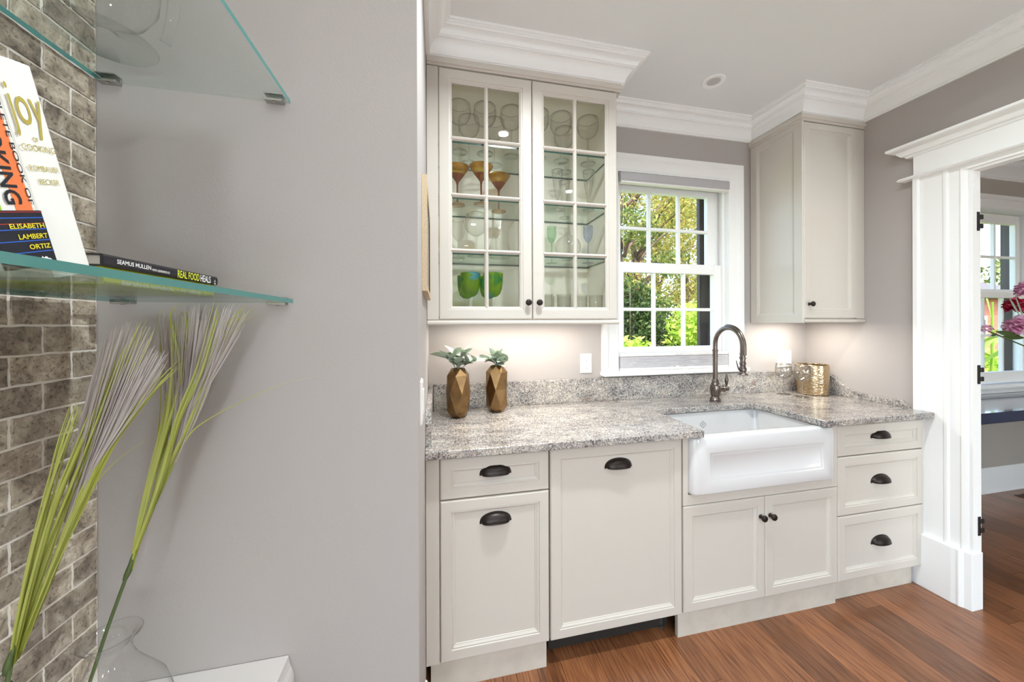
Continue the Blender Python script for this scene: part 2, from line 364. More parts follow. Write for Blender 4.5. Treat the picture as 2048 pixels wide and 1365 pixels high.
def link(o, parent=None, local=False, loc=(0, 0, 0)):
    C.objects.link(o)
    if parent:
        o.parent = parent
        w = WL.get(parent.name, Vector())
        o.location = Vector(loc) if local else Vector(loc) - w
        WL[o.name] = w + o.location
    else:
        o.location = loc; WL[o.name] = Vector(loc)
    return o
def obj(name, mb, mat, parent=None, smooth=False, bevel=0, seg=2, local=False, loc=(0, 0, 0), sub=0):
    me = mb.mesh(name) if isinstance(mb, MB) else mb
    if isinstance(mb, MB):
        for q in (mat if isinstance(mat, (list, tuple)) else [mat]): me.materials.append(MATS[q])
        if smooth: me.shade_smooth()
        if smooth == 'auto':
            me.set_sharp_from_angle(angle=math.radians(35))
    o = bpy.data.objects.new(name, me); link(o, parent, local, loc)
    if sub: md = o.modifiers.new('sub', 'SUBSURF'); md.levels = md.render_levels = sub
    if bevel: md = o.modifiers.new('bevel', 'BEVEL'); md.width = bevel; md.segments = seg; md.limit_method = 'ANGLE'; md.angle_limit = math.radians(40)
    return o
def thing(name, label, cat, loc=(0, 0, 0), group=None, kind=None):
    o = bpy.data.objects.new(name, None); o.empty_display_size = .05; link(o, None, loc=loc); return tag(o, label, cat, group, kind)
def struct(name, mb, mat, label, parent=None, cat=None, **k):
    o = obj(name, mb, mat, parent, **k)
    if parent is None: tag(o, label, cat or name.split('_')[0], kind='structure')
    return o
def copy_tree(o, loc, label=None, parent=None, rotz=None, scale=None):
    c = o.copy(); C.objects.link(c)
    if parent is None:
        c.location = loc
        if label: c['label'] = label
        if rotz is not None: c.rotation_euler.z = rotz
        if scale is not None: c.scale = scale
    else: c.parent = parent
    for ch in list(o.children): copy_tree(ch, None, parent=c)
    return c
def text(name, body, mat, parent, origin, xdir, ydir, width=None, height=None, local=False, bold=0.0, font_scale=1.0):
    cu = bpy.data.curves.new(name, 'FONT'); cu.body = body; cu.size = 1; cu.extrude = .0; cu.offset = bold; cu.resolution_u = 3
    t = bpy.data.objects.new('tmp_text', cu); C.objects.link(t); bpy.context.view_layer.update()
    me = bpy.data.meshes.new_from_object(t.evaluated_get(bpy.context.evaluated_depsgraph_get())); bpy.data.objects.remove(t)
    xs = [v.co.x for v in me.vertices]; ys = [v.co.y for v in me.vertices]
    x0, x1, y0, y1 = min(xs), max(xs), min(ys), max(ys)
    sy = (height / (y1 - y0)) if height else width / (x1 - x0); sx = (width / (x1 - x0)) if width else sy
    X = Vector(xdir); Y = Vector(ydir); O = Vector(origin)
    for v in me.vertices: v.co = O + X * ((v.co.x - x0) * sx) + Y * ((v.co.y - y0) * sy)
    me.materials.clear(); me.materials.append(MATS[mat]); me.name = name
    o = bpy.data.objects.new(name, me); return link(o, parent, local)
def spline(pts, n=14):
    """Catmull-Rom through points"""
    P = [Vector(q) for q in pts]; P = [P[0] * 2 - P[1]] + P + [P[-1] * 2 - P[-2]]; out = []
    segs = len(P) - 3; per = max(2, n // segs)
    for i in range(1, len(P) - 2):
        for k in range(per):
            t = k / per; a, b, c, d = P[i - 1], P[i], P[i + 1], P[i + 2]
            out.append(.5 * ((2 * b) + (c - a) * t + (2 * a - 5 * b + 4 * c - d) * t * t + (3 * b - a - 3 * c + d) * t ** 3))
    out.append(P[-2]); return out

# ------------------------------------------------------------------ dimensions
XP, YG, XB, XR, YB, ZC = -.047, .87, -.6785, 2.505, 1.93, 2.69     # partition face, grey wall, brick face, right wall, back wall, ceiling
XR2 = 2.545; YF = 1.32; YREAR = -5.2; XE = 6.6; T = .914
YJ = 1.168                                                          # doorway jamb
W1 = (1.07, 1.86, 1.06, 2.30); W2 = (4.085, 4.905, .86, 2.29)       # window openings x0 x1 z0 z1
IX = lambda a, b, d: (a, d, b)

# ------------------------------------------------------------------ structure
def wall_with_holes(x0, x1, z0, z1, y0, y1, holes):
    mb = MB(); xs = x0
    for hx0, hx1, hz0, hz1 in sorted(holes):
        mb.box(xs, hx0, y0, y1, z0, z1); mb.box(hx0, hx1, y0, y1, z0, hz0); mb.box(hx0, hx1, y0, y1, hz1, z1); xs = hx1
    mb.box(xs, x1, y0, y1, z0, z1); return mb
struct('wall_back', wall_with_holes(XP, XR2, 0, ZC, YB, YB + .16, [W1]), 'wall', 'taupe painted wall behind the sink and cabinets')
struct('wall_garden', wall_with_holes(XR2, XE, 0, ZC, YB, YB + .16, [W2]), 'wall_next', 'grey painted window wall of the next room')
struct('wall_partition', MB().box(XB - .12, XP, YG, YB + .16, 0, ZC), 'wall', 'smooth taupe wall end beside the glass shelves')
struct('wall_right', MB().box(XR, XR2, YJ, YB, 0, ZC).box(XR, XR2, -.3, YJ, 2.11, ZC).box(XR, XR2, YREAR, -.3, 0, ZC), 'wall', 'taupe wall with the wide white cased doorway')
struct('wall_left', MB().box(XB - .12, XB - .006, -.8, YG, 0, ZC).box(XB - .12, XB - .006, YREAR, -4.8, 0, ZC).box(XB - .12, XB - .006, -4.8, -.8, 0, .1).box(XB - .12, XB - .006, -4.8, -.8, 2.5, ZC), 'wall', 'plain wall carrying the stone tiles')  # wide opening added out of view for side daylight
struct('wall_rear', wall_with_holes(XB - .12, XE, 0, ZC, YREAR - .16, YREAR, [(3.2, 5.6, .25, 2.45)]), 'wall', 'far wall behind the room with an added daylight opening')
struct('wall_far', MB().box(XE, XE + .12, YREAR, YB, 0, ZC), 'wall_next', 'end wall of the next room')
struct('ceiling', MB().box(XB - .12, XE + .12, YREAR - .16, YB + .16, ZC, ZC + .1), 'ceiling', 'flat pale grey painted ceiling')
fl = struct('floor', MB().box(XB - .12, XE + .12, YREAR - .16, YB + .16, -.1, -.006), 'shadow_gap', 'brown oak strip floor of kitchen and next room')
obj('boards', MB().box(XB - .12, XE + .12, YREAR - .16, -1.2, -.006, 0), 'floor_far', fl)
pw = .086; unit = MB().box(0, 1, 0, 1, -.006, 0).mesh('plank'); unit.materials.append(MATS['plank'])
rng = random.Random(3); k = 0; x = XP
while x < 5.9:
    y = YB - rng.uniform(.1, 1.2) if x < XR else YB - rng.uniform(.3, 1.3)
    cuts = [YB]
    while y > -1.2: cuts.append(y); y -= rng.uniform(.8, 1.7)
    cuts.append(-1.2)
    for a, b in zip(cuts, cuts[1:]):
        if a - b < .02: continue
        o = bpy.data.objects.new('plank', unit); C.objects.link(o); o.parent = fl; o.location = (x, b, 0); o.scale = (pw - .0012, a - b - .0012, 1)
    x += pw
# brick-size stone tiles on the left wall
wb = struct('wall_brick', MB().box(XB - .006, XB - .0022, -.35, YG - .0005, .3, 2.45), 'grout', 'grey tumbled travertine brick tiles with pale joints')
rng = random.Random(11)
tile_meshes = []
for L in (.0945, .0450):
    for q in range(4):
        mb = MB(); n = 7; h = .0472
        out = []; h = .0462
        for (ax, ay, bx, by) in ((0, 0, L, 0), (L, 0, L, h), (L, h, 0, h), (0, h, 0, 0)):
            for k in range(n):
                t = k / n; jx, jy = rng.uniform(-.0009, .0009), rng.uniform(-.0009, .0009)
                out.append((ax + (bx - ax) * t + jx, ay + (by - ay) * t + jy))
        cx, cy = L / 2, h / 2
        f = lambda s_, d: [(d, cx + (a - cx) * s_, cy + (b - cy) * s_) for a, b in out]
        mb.rings([f(1, 0), f(1, .0008), f(.965, .0018)], True, False, True)
        me = mb.mesh('brick'); me.materials.append(MATS['travertine']); tile_meshes.append(me)
zr = 1.378 - 14 * .0502; row = 0
while zr < 2.12:
    # rows alternate: full tile at the corner / half tile at the corner
    y1 = YG - .003; first = True
    half = row % 2 == 1
    nmax = 0
    while y1 > .30 and nmax < 6:
        ln = .0450 if (first and not half) else .0945
        me = tile_meshes[rng.randrange(4) + (4 if ln < .05 else 0)]
        o = bpy.data.objects.new('brick', me); C.objects.link(o); o.parent = wb
        o.location = (XB - .0024 + rng.uniform(-.0001, .0008), y1 - ln, zr + .0020); y1 -= ln + .0045; first = False; nmax += 1
    zr += .0502; row += 1

# crown moulding, one continuous run
crown = [(0, -.118), (.012, -.118), (.012, -.108), (.017, -.108), (.017, -.103), (.020, -.092), (.028, -.076), (.040, -.062), (.051, -.055), (.055, -.055), (.055, -.048), (.060, -.048), (.064, -.037), (.074, -.028), (.083, -.024), (.087, -.024), (.087, -.016), (.093, -.016), (.093, -.010), (.103, -.010), (.103, 0), (0, 0)]
path = [(XR, -5.0), (XR, 1.60), (2.052, 1.60), (2.052, YB), (.905, YB), (.905, 1.598), (XP, 1.598), (XP, YG), (XB, YG)]
struct('trim_1', MB().sweep(path, crown, lambda a, b, u: (a, b, ZC + u)), 'white', 'white stepped crown moulding around ceiling and cabinets', cat='crown moulding', smooth='auto')
crown2 = [(o_ * 1.1, u_ * 1.38) for o_, u_ in crown]
struct('trim_2', MB().sweep([(XE, YB), (XR2, YB), (XR2, -3)], crown2, lambda a, b, u: (a, b, ZC + u)), 'white', 'white crown moulding over the window of the next room', cat='crown moulding', smooth='auto')
base = [(0, 0), (.016, 0), (.016, .15), (.013, .156), (.013, .172), (.009, .178), (.009, .19), (.004, .2), (0, .2)]
struct('baseboard_next', MB().sweep([(XE, YB), (XR2, YB)], base, lambda a, b, u: (a, b, u)), 'white', 'tall white moulded baseboard under the navy ledge', smooth='auto', cat='baseboard')
base2 = [(0, 0), (.014, 0), (.014, .10), (.010, .112), (.004, .122), (0, .122)]
struct('baseboard_partition', MB().sweep([(XP, YF - .06), (XP, YG), (-.316, YG)], base2, lambda a, b, u: (a, b, u)), 'white', 'white baseboard at the foot of the taupe wall end', smooth='auto', cat='baseboard')

# doorway casing
tr = thing('trim_3', 'wide white door casing with capped head beside drawers', 'door casing', (XR, 1.26, 0), kind='structure')
cas = [(1.358, 0), (1.358, .034), (1.340, .034), (1.334, .024), (1.318, .022), (1.252, .022), (1.246, .026), (1.236, .026), (1.230, .018), (1.196, .016), (1.190, .022), (1.178, .018), (YJ, .014), (YJ, 0)]
obj('side_casing', MB().prism(cas, .05, 2.14, lambda a, b, d: (XR - b, a, d)), 'white', tr, bevel=.0015)
obj('jamb', MB().box(XR - .012, XR2 + .004, YJ - .012, YJ, 0, 2.112), 'white', tr, bevel=.001)
obj('head_jamb', MB().box(XR - .012, XR2 + .004, -.3, YJ - .012, 2.10, 2.112), 'white', tr)
obj('plinth', MB().prism([(1.362, 0), (1.362, .048), (1.215, .048), (1.20, .044), (1.19, .046), (1.175, .036), (YJ - .016, .030), (YJ - .016, -.045), (1.2, -.045), (1.2, 0)], 0, .272, lambda a, b, d: (XR - b, a, d)), 'white', tr, bevel=.002)
obj('frieze', MB().box(XR - .026, XR, -.5, 1.358, 2.15, 2.262).box(XR - .022, XR, -.4, 1.178, 2.112, 2.15), 'white', tr, bevel=.001)
bead = [(0, 0), (.045, 0), (.052, .007), (.045, .016), (.026, .018), (0, .018)]
capp = [(0, 0), (.032, 0), (.036, .010), (.046, .012), (.056, .024), (.060, .034), (.078, .040), (.088, .048), (.088, .060), (0, .060)]
obj('head_bead', MB().sweep([(XR, -.5), (XR, 1.362), (XR + .03, 1.362)], bead, lambda a, b, u: (a, b, 2.138 + u)), 'white', tr, smooth='auto')
obj('head_cap', MB().sweep([(XR, -.5), (XR, 1.352), (XR + .03, 1.352)], capp, lambda a, b, u: (a, b, 2.258 + u)), 'white', tr, smooth='auto')
lower_hinge = None
for zc, lb in ((1.859, 'upper black hinge on the white door jamb'), (1.125, 'middle black hinge on the white door jamb'), (.399, 'lowest black hinge on the door jamb above the plinth')):
    h = thing('door_hinge', lb, 'hinge', (XR2 - .01, YJ - .013, zc), 'door hinges')
    obj('leaf', MB().box(-.012, .004, -.002, .001, -.045, .045), 'black_metal', h, local=True)
    for s_ in (-1, 1):
        obj('knuckle', MB().box(.004, .026, -.004, .004, s_ * .022 - .011, s_ * .022 + .011), 'black_metal', h, local=True, bevel=.002)

# ------------------------------------------------------------------ windows
def bars(name, lst, y0, y1, mat, parent):
    for x0, x1, z0, z1 in lst: obj(name, MB().box(x0, x1, y0, y1, z0, z1), mat, parent, bevel=.0025)
def sash(name, parent, x0, x1, z0, z1, gx, gz, y0, y1):
    """sash frame, muntins and six panes"""
    s = obj(name, MB().panel(x0, x1, z0, z1, [(0, y0), (min(gx[0] - x0, x1 - gx[3]) - .006, y0)], y1, True) if False else
            MB().box(x0, gx[0], y0, y1, z0, z1).box(gx[3], x1, y0, y1, z0, z1).box(gx[0], gx[3], y0, y1, z0, gz[0]).box(gx[0], gx[3], y0, y1, gz[2], z1), 'white', parent, bevel=.002)
    for gm in gx[1:3]: obj('muntin', MB().box(gm - .010, gm + .010, y0 + .004, y1 - .004, gz[0], gz[2]), 'white', s, bevel=.004)
    for a, b in zip((gx[0], gx[1] + .010, gx[2] + .010), (gx[1] - .010, gx[2] - .010, gx[3])):
        obj('muntin', MB().box(a, b, y0 + .004, y1 - .004, gz[1] - .010, gz[1] + .010), 'white', s, bevel=.004)
        for c, d in ((gz[0], gz[1] - .010), (gz[1] + .010, gz[2])):
            ym = (y0 + y1) / 2; mb = MB(); mb.face(*[mb.p(q) for q in ((a, ym, c), (b, ym, c), (b, ym, d), (a, ym, d))]); obj('pane', mb, 'pane', s)
    return s
def window(name, label, w, casw, cz, lo, up, sw=.085, sy=.145):
    x0, x1, z0, z1 = w
    r = thing(name, label, 'window', ((x0 + x1) / 2, YB, z0), kind='structure')
    prof = [(0, 0), (0, .014), (.010, .018), (.016, .012), (.070, .016), (.078, .026), (.104, .028), (.108, .022), (.108, 0)]
    obj('casing', MB().sweep([(x1, z0), (x1, z1), (x0, z1), (x0, z0)], [(-o_, d) for o_, d in prof], lambda a, b, d: (a, YB - d, b)), 'white', r, smooth='auto')
    obj('jamb_liner', MB().box(x0 - .008, x0 + .0015, YB - .001, YB + .161, z0, z1).box(x1 - .0015, x1 + .008, YB - .001, YB + .161, z0, z1).box(x0 - .008, x1 + .008, YB - .001, YB + .161, z1 - .0015, z1 + .008).box(x0 - .008, x1 + .008, YB + .03, YB + .18, z0 - .02, z0 + .0015), 'white', r)
    obj('parting_strip', MB().box(x1 - .018, x1, YB + .020, YB + .034, z0, z1).box(x0, x0 + .018, YB + .020, YB + .034, z0, z1), 'white', r)
    sash('lower_sash', r, *lo); sash('upper_sash', r, *up)
    obj('storm_frame', MB().box(x0 + .002, x0 + .04 * sw / .085, YB + sy, YB + .175, z0, z1).box(x1 - sw, x1 - .002, YB + sy, YB + .175, z0, z1).box(x0, x1, YB + .145, YB + .175, z1 - .055 * min(1, sw * 25), z1 - .002).box(x0, x1, YB + .145, YB + .175, z0 + .002, z0 + .12 * min(1, sw * 25)).box(x0, x1, YB + .150, YB + .17, cz - .02, cz + .02), 'dark_frame', r, bevel=.003)
    return r
w1 = window('window_1', 'white sash window with six-over-six panes above the sink', W1, .1, 1.73,
            (1.074, 1.856, 1.165, 1.758, (1.133, 1.351, 1.569, 1.787), (1.2253, 1.463, 1.695), YB + .035, YB + .068),
            (1.074, 1.856, 1.715, 2.285, (1.133, 1.342, 1.560, 1.775), (1.765, 1.985, 2.216), YB + .072, YB + .105))
obj('stool', MB().box(.955, 1.99, YB - .05, YB + .035, 1.058, 1.086), 'white', w1, bevel=.008, seg=3)
obj('bottom_rail_lift', MB().box(1.40, 1.47, YB + .118, YB + .14, 1.768, 1.780), 'dark_frame', w1, bevel=.003)
w2 = window('window_2', 'white sash window above the navy ledge in next room', W2, .1, 1.6,
            (4.089, 4.901, .87, 1.620, (4.148, 4.380, 4.612, 4.844), (.961, 1.263, 1.575), YB + .035, YB + .068),
            (4.089, 4.901, 1.58, 2.28, (4.148, 4.380, 4.600, 4.844), (1.65, 1.9235, 2.205), YB + .072, YB + .105), .014, .112)
obj('stool', MB().box(3.95, 5.04, YB - .04, YB + .035, .838, .862), 'white', w2, bevel=.006)
obj('apron', MB().box(3.98, 5.01, YB - .018, YB, .80, .838), 'white', w2, bevel=.002)
# windows added out of view to let in fill daylight; frames only
r = thing('added_window_3', 'added unseen window for fill daylight, rear of the next room', 'window', (4.4, YREAR, .25), kind='structure')
obj('casing', MB().panel(3.11, 5.69, .16, 2.54, [(0, YREAR + .02), (.09, YREAR + .02)], YREAR - .02, True), 'white', r)
for q in range(1, 4): obj('muntin', MB().box(3.2 + .6 * q - .02, 3.2 + .6 * q + .02, YREAR - .1, YREAR - .05, .25, 2.45), 'white', r)
r = thing('added_window_4', 'added unseen window for side daylight, past the stone tile wall', 'window', (XB, -2.8, .1), kind='structure')  # invented side window, brightens the surfaces facing left
obj('casing', MB(lambda a, d, b: (XB + .014 - d, a, b)).panel(-4.89, -.71, .01, 2.59, [(0, 0), (.09, 0)], .02, True), 'white', r)
for q in range(1, 4): obj('muntin', MB().box(XB - .09, XB - .05, -4.8 + 1.0 * q - .02, -4.8 + 1.0 * q + .02, .1, 2.5), 'white', r)

# pleated shade in the kitchen window
sh = thing('pleated_blind', 'grey pleated shade with headrail and folded stack on the sill', 'window shade', (1.465, YB, 1.087))
obj('headrail', MB().prism([(0, 0), (.040, 0), (.044, .010), (.044, .046), (.040, .052), (0, .052)], 1.078, 1.852, lambda a, b, d: (d, YB + .012 - a, 2.240 + b)), 'shade_rail', sh, bevel=.002)
obj('headrail_lip', MB().box(1.085, 1.848, YB - .025, YB + .004, 2.229, 2.240), 'plastic', sh)
obj('top_rail', MB().box(1.078, 1.853, YB - .016, YB + .014, 1.172, 1.190), 'plastic', sh, bevel=.003)
mb = MB(); n = 8
prof = []
for k in range(n): prof += [(YB - .013, 1.100 + .070 * k / n), (YB - .009, 1.100 + .070 * (k + .5) / n)]
prof = prof + [(YB - .013, 1.171)]; poly = prof + [(YB + .012, 1.171), (YB + .012, 1.100)]
mb.prism([(a, b) for a, b in poly], 1.082, 1.849, lambda a, b, d: (d, a, b)); obj('pleats', mb, 'shade_fabric', sh)
obj('bottom_rail', MB().box(1.078, 1.853, YB - .016, YB + .014, 1.0865, 1.100), 'plastic', sh, bevel=.003)
for xx in (1.10, 1.47):
    if xx > 1.2: [obj('cord_clip', MB().box(xx - .012, xx + .012, YB - .021, YB - .015, q, q + .014), 'plastic', sh, bevel=.002) for q in (1.094, 1.178)]
obj('cord', MB().tube([(1.10, YB - .02, 2.24), (1.10, YB - .02, 1.80)], .0012, 6), 'plastic', sh)

# ------------------------------------------------------------------ cabinets
STEP = [(0, .006), (.002, .002), (.005, 0), (.040, 0), (.0415, .0035), (.0445, .0035), (.047, .0025), (.054, .0075), (.0565, .0075), (.058, .0098)]
def front(name, parent, x0, x1, z0, z1, y, thick=.02, fr=1.0):
    st = [(i * fr if i > .01 else i, y + d) for i, d in STEP]
    return obj(name, MB().panel(x0, x1, z0, z1, st, y + thick), 'cabinet', parent)
def cup_mesh():
    mb = MB(); a, hgt, dep = .060, .036, .028; rows = 7; cols = 20; rs = []
    for j in range(rows + 1):
        ph = (PI / 2) * j / rows; ring = []
        for i in range(cols + 1):
            th = PI * i / cols
            ring.append((a * math.cos(th) * math.cos(ph) ** .0 * (1 - (1 - math.cos(ph)) * .0) if False else a * math.cos(th) * math.cos(ph * .0 + 0) * (math.cos(ph) * .12 + .88), -dep * math.sin(ph) * (math.sin(th) ** .55 if math.sin(th) > 0 else 0), hgt * (math.sin(th) ** .85 if math.sin(th) > 0 else 0) * math.cos(ph)))
        rs.append(ring)
    mb.rings(rs, False)
    # rim lip along the front opening and mounting flange
    mb.tube([(a * math.cos(PI * i / cols), -.0012, hgt * max(0, math.sin(PI * i / cols)) ** .85) for i in range(cols + 1)], .0022, 6)
    mb.tube([rs[-1][i] for i in range(cols + 1)], .0018, 6)
    mb.box(-a - .002, -a + .006, -.004, 0, -.003, .004).box(a - .006, a + .002, -.004, 0, -.003, .004)
    me = mb.mesh('cup_pull'); me.materials.append(MATS['bronze']); me.shade_smooth(); return me
CUP = cup_mesh()
def cup(parent, x, z, y): return obj('cup_pull', CUP, None, parent, loc=(x, y, z))
KN = MB().lathe([(.0095, 0), (.0095, .002), (.0055, .004), (.0048, .013), (.0085, .0155), (.0135, .018), (.0150, .022), (.0138, .0265), (.009, .0295), (.002, .0305)], 20, axis='-Y').mesh('knob')
KN.materials.append(MATS['bronze']); KN.shade_smooth()
def knob(parent, x, z, y, name='knob'): return obj(name, KN, None, parent, loc=(x, y, z))
FY = YF - .0   # face of the fronts
CB = FY + .020 # carcass front
# left base cabinet
c = thing('base_cabinet', 'narrow cream base cabinet with drawer over door beside the wall', 'cabinet', (.2, 1.6, 0))
obj('carcass', MB().box(XP + .002, .433, CB, 1.90, .105, .880), 'cabinet', c)
obj('filler', MB().box(XP + .002, .0035, FY + .004, CB, .105, .880), 'cabinet', c)
obj('toe_kick', MB().box(XP + .018, .422, FY + .012, FY + .03, 0, .105), 'toe', c)
d = front('drawer', c, .0062, .4315, .7165, .872, FY); cup(d, .217, .797, FY + .0098)
d = front('door', c, .0062, .4315, .109, .7125, FY); cup(d, .217, .612, FY + .0098)
# dishwasher with matching panel
c = thing('dishwasher', 'panelled dishwasher with one cup pull between the base cabinets', 'dishwasher', (.74, 1.6, 0))
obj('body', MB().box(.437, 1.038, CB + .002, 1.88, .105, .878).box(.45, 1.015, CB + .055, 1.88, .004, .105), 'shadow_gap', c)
d = front('door_panel', c, .4375, 1.037, .108, .876, FY, fr=.95); cup(d, .738, .776, FY + .0098)
for xx in (.985,): obj('foot', MB().lathe([(.016, 0), (.016, .01), (.008, .012), (.008, .106)], 12, (xx, CB + .06, 0)), 'slot', c)
# sink base
c = thing('sink_cabinet', 'cream double-door cabinet under the white apron sink', 'cabinet', (1.47, 1.6, 0))
obj('carcass', MB().box(1.043, 1.903, CB, 1.90, .105, .60).box(1.043, 1.062, CB, 1.90, .60, .880).box(1.884, 1.903, CB, 1.90, .60, .880), 'cabinet', c)
obj('face_frame', MB().box(1.043, 1.0685, FY + .002, CB, .578, .880).box(1.867, 1.903, FY + .002, CB, .578, .880).box(1.0685, 1.867, FY + .002, CB, .578, .6235), 'cabinet', c, bevel=.001)
obj('toe_kick', MB().box(1.022, 1.903, FY + .012, FY + .03, 0, .107), 'toe', c)
d = front('door', c, 1.0445, 1.4725, .109, .5745, FY); knob(d, 1.4475, .4865, FY)
d = front('door', c, 1.4755, 1.9015, .109, .5745, FY); knob(d, 1.5005, .4865, FY)
# drawer base
c = thing('drawer_cabinet', 'cream three-drawer base cabinet beside the doorway casing', 'cabinet', (2.19, 1.6, 0))
obj('carcass', MB().box(1.905, 2.503, CB, 1.90, .105, .880), 'cabinet', c)
obj('toe_kick', MB().box(1.904, 2.443, FY + .030, FY + .045, 0, .107), 'toe', c)
obj('filler', MB().box(2.475, 2.4885, FY + .006, CB, .105, .88), 'cabinet', c)
for z0, z1, ph in ((.7195, .870, .796), (.4285, .7155, .571), (.109, .4245, .262)):
    d = front('drawer', c, 1.9055, 2.4735, z0, z1, FY); cup(d, 2.19, ph, FY + .0098)

# countertop
ct = thing('countertop', 'speckled grey granite worktop with backsplash and sink cutout', 'countertop', (1.2, 1.6, .884))
def rc(cx, cy, r, a0, a1, n=6): return [(cx + r * math.cos(math.radians(a0 + (a1 - a0) * k / n)), cy + r * math.sin(math.radians(a0 + (a1 - a0) * k / n))) for k in range(n + 1)]
YC = 1.282; cxl, cxr, cyb = 1.118, 1.776, 1.655
poly = [(XP + .001, YC), (cxl, YC)] + rc(cxl + .06, cyb - .06, .06, 180, 90) + rc(cxr - .06, cyb - .06, .06, 90, 0) + [(cxr, YC), (XR - .001, YC), (XR - .001, YB - .001), (XP + .001, YB - .001)]
bm = bmesh.new(); vs = [bm.verts.new((a, b, T)) for a, b in poly]; f = bm.faces.new(vs); ex = bmesh.ops.extrude_face_region(bm, geom=[f])
for v in ex['geom']:
    if isinstance(v, bmesh.types.BMVert): v.co.z = T - .030
bmesh.ops.recalc_face_normals(bm, faces=bm.faces); me = bpy.data.meshes.new('slab'); bm.to_mesh(me); bm.free(); me.materials.append(MATS['granite'])
obj('slab', me, None, ct, bevel=.004, seg=3)
obj('back_splash', MB().box(XP + .024, XR - .001, YB - .030, YB - .001, T, 1.0505), 'granite', ct, bevel=.002)
obj('side_splash', MB().box(XP + .0005, XP + .022, YC + .004, YB - .031, T, 1.0505), 'granite', ct, bevel=.002) if False else None
sp = [(YB - .001, T), (YB - .001, 1.046), (1.90, 1.046)]
obj('side_splash', MB().prism([(YC + .055, T), (YC + .055, .945), (1.40, .947), (1.60, .955), (1.68, .968), (1.74, .990), (1.79, 1.020), (1.83, 1.046), (YB - .031, 1.0505), (YB - .031, T)] if False else [(1.36, T), (1.36, T + .03), (YB - .031, 1.0505), (YB - .031, T)] if False else [(1.345, T), (1.345, 1.0), (1.37, 1.030), (1.40, 1.046), (YB - .031, 1.0505), (YB - .031, T)], XP + .0005, XP + .022, lambda a, b, d: (d, a, b)), 'granite', ct, bevel=.002)
pts = spline([(1.80, 1.0505), (1.755, 1.036), (1.715, 1.004), (1.67, .972), (1.615, .953), (1.55, .946), (1.47, .946), (1.415, .950)], 28)[0:] if False else None
curve = [(1.845, 1.0505), (1.80, 1.048), (1.765, 1.038), (1.735, 1.020), (1.70, .990), (1.66, .966), (1.61, .951), (1.55, .946), (1.47, .947), (1.415, .950), (1.372, T)]
obj('side_splash', MB().prism([(YB - .031, T), (YB - .031, 1.0505)] + curve, XR - .030, XR - .001, lambda a, b, d: (d, a, b)), 'granite', ct, bevel=.002)

# apron sink
sk = thing('apron_sink', 'white fireclay farmhouse sink with panelled apron front', 'sink', (1.47, 1.45, .625))
def rr(x0, x1, y0, y1, r, z, n=5):
    p = []
    for cx, cy, a in ((x1 - r, y1 - r, 0), (x0 + r, y1 - r, 90), (x0 + r, y0 + r, 180), (x1 - r, y0 + r, 270)):
        p += [(cx + r * math.cos(math.radians(a + 90 * k / n)), cy + r * math.sin(math.radians(a + 90 * k / n)), z) for k in range(n + 1)]
    return p
sx0, sx1, sy0, sy1, sz0, sz1 = 1.0705, 1.8655, 1.292, 1.70, .626, .8815
bx0, bx1, by0, by1 = 1.108, 1.795, 1.352, 1.668
mb = MB()
mb.rings([rr(sx0 + .012, sx1 - .012, sy0 + .012, sy1 - .012, .012, sz0), rr(sx0 + .003, sx1 - .003, sy0 + .006, sy1, .028, sz0 + .005), rr(sx0, sx1, sy0 + .004, sy1, .032, sz0 + .014),
          rr(sx0, sx1, sy0 + .004, sy1, .032, sz1 - .022), rr(sx0 + .003, sx1 - .003, sy0 + .007, sy1 - .002, .032, sz1 - .009), rr(sx0 + .012, sx1 - .012, sy0 + .017, sy1 - .01, .03, sz1 - .001), rr(sx0 + .022, sx1 - .022, sy0 + .028, sy1 - .012, .03, sz1),
          rr(bx0 - .008, bx1 + .008, by0 - .014, by1 + .008, .03, sz1), rr(bx0, bx1, by0 - .004, by1, .035, sz1 - .005), rr(bx0 + .002, bx1 - .002, by0, by1 - .002, .04, sz1 - .02),
          rr(bx0 + .012, bx1 - .012, by0 + .01, by1 - .012, .05, .70), rr(bx0 + .022, bx1 - .022, by0 + .022, by1 - .022, .05, .675), rr(bx0 + .06, bx1 - .06, by0 + .06, by1 - .06, .04, .668)], True, True, True)
obj('basin', mb, 'porcelain', sk, smooth='auto')
ap = MB(); ax0, ax1, az0, az1 = 1.155, 1.815, .648, .824
# raised border around the apron panel: thin mouldings on left, top and right
def strip(poly2): ap.prism(poly2, 0, 1, lambda a, b, d: (a, sy0 - .0028 * d + .0005, b))
obj('apron_panel', MB().panel(1.105, 1.831, .634, .862, [(0, sy0 + .0040), (.008, sy0 + .0018), (.016, sy0 + .0006), (.024, sy0), (.050, sy0), (.0525, sy0 + .0022), (.0625, sy0 + .0022), (.065, sy0 + .0038)]), 'porcelain', sk, smooth=True)
obj('drain', MB().lathe([(.045, .6685), (.045, .671), (.036, .671), (.03, .669), (.001, .669)], 24, (1.45, 1.52, 0)), 'steel', sk, smooth='auto')
yl = by1 - .0075; lx, lz = 1.439, .812
mb = MB()
for k in range(4):
    a0, a1 = PI / 2 * k, PI / 2 * (k + 1)
    A = (lx + .021 * math.cos(a0), lz + .021 * math.sin(a0)); B = (lx + .021 * math.cos(a1), lz + .021 * math.sin(a1)); f_ = .9
    q = [A, B, (lx + (B[0] - lx) * f_, lz + (B[1] - lz) * f_), (lx + (A[0] - lx) * f_, lz + (A[1] - lz) * f_)]
    mb.face(*[mb.p((a, yl, b)) for a, b in q])
lg = obj('maker_mark', mb, 'logo_grey', sk)
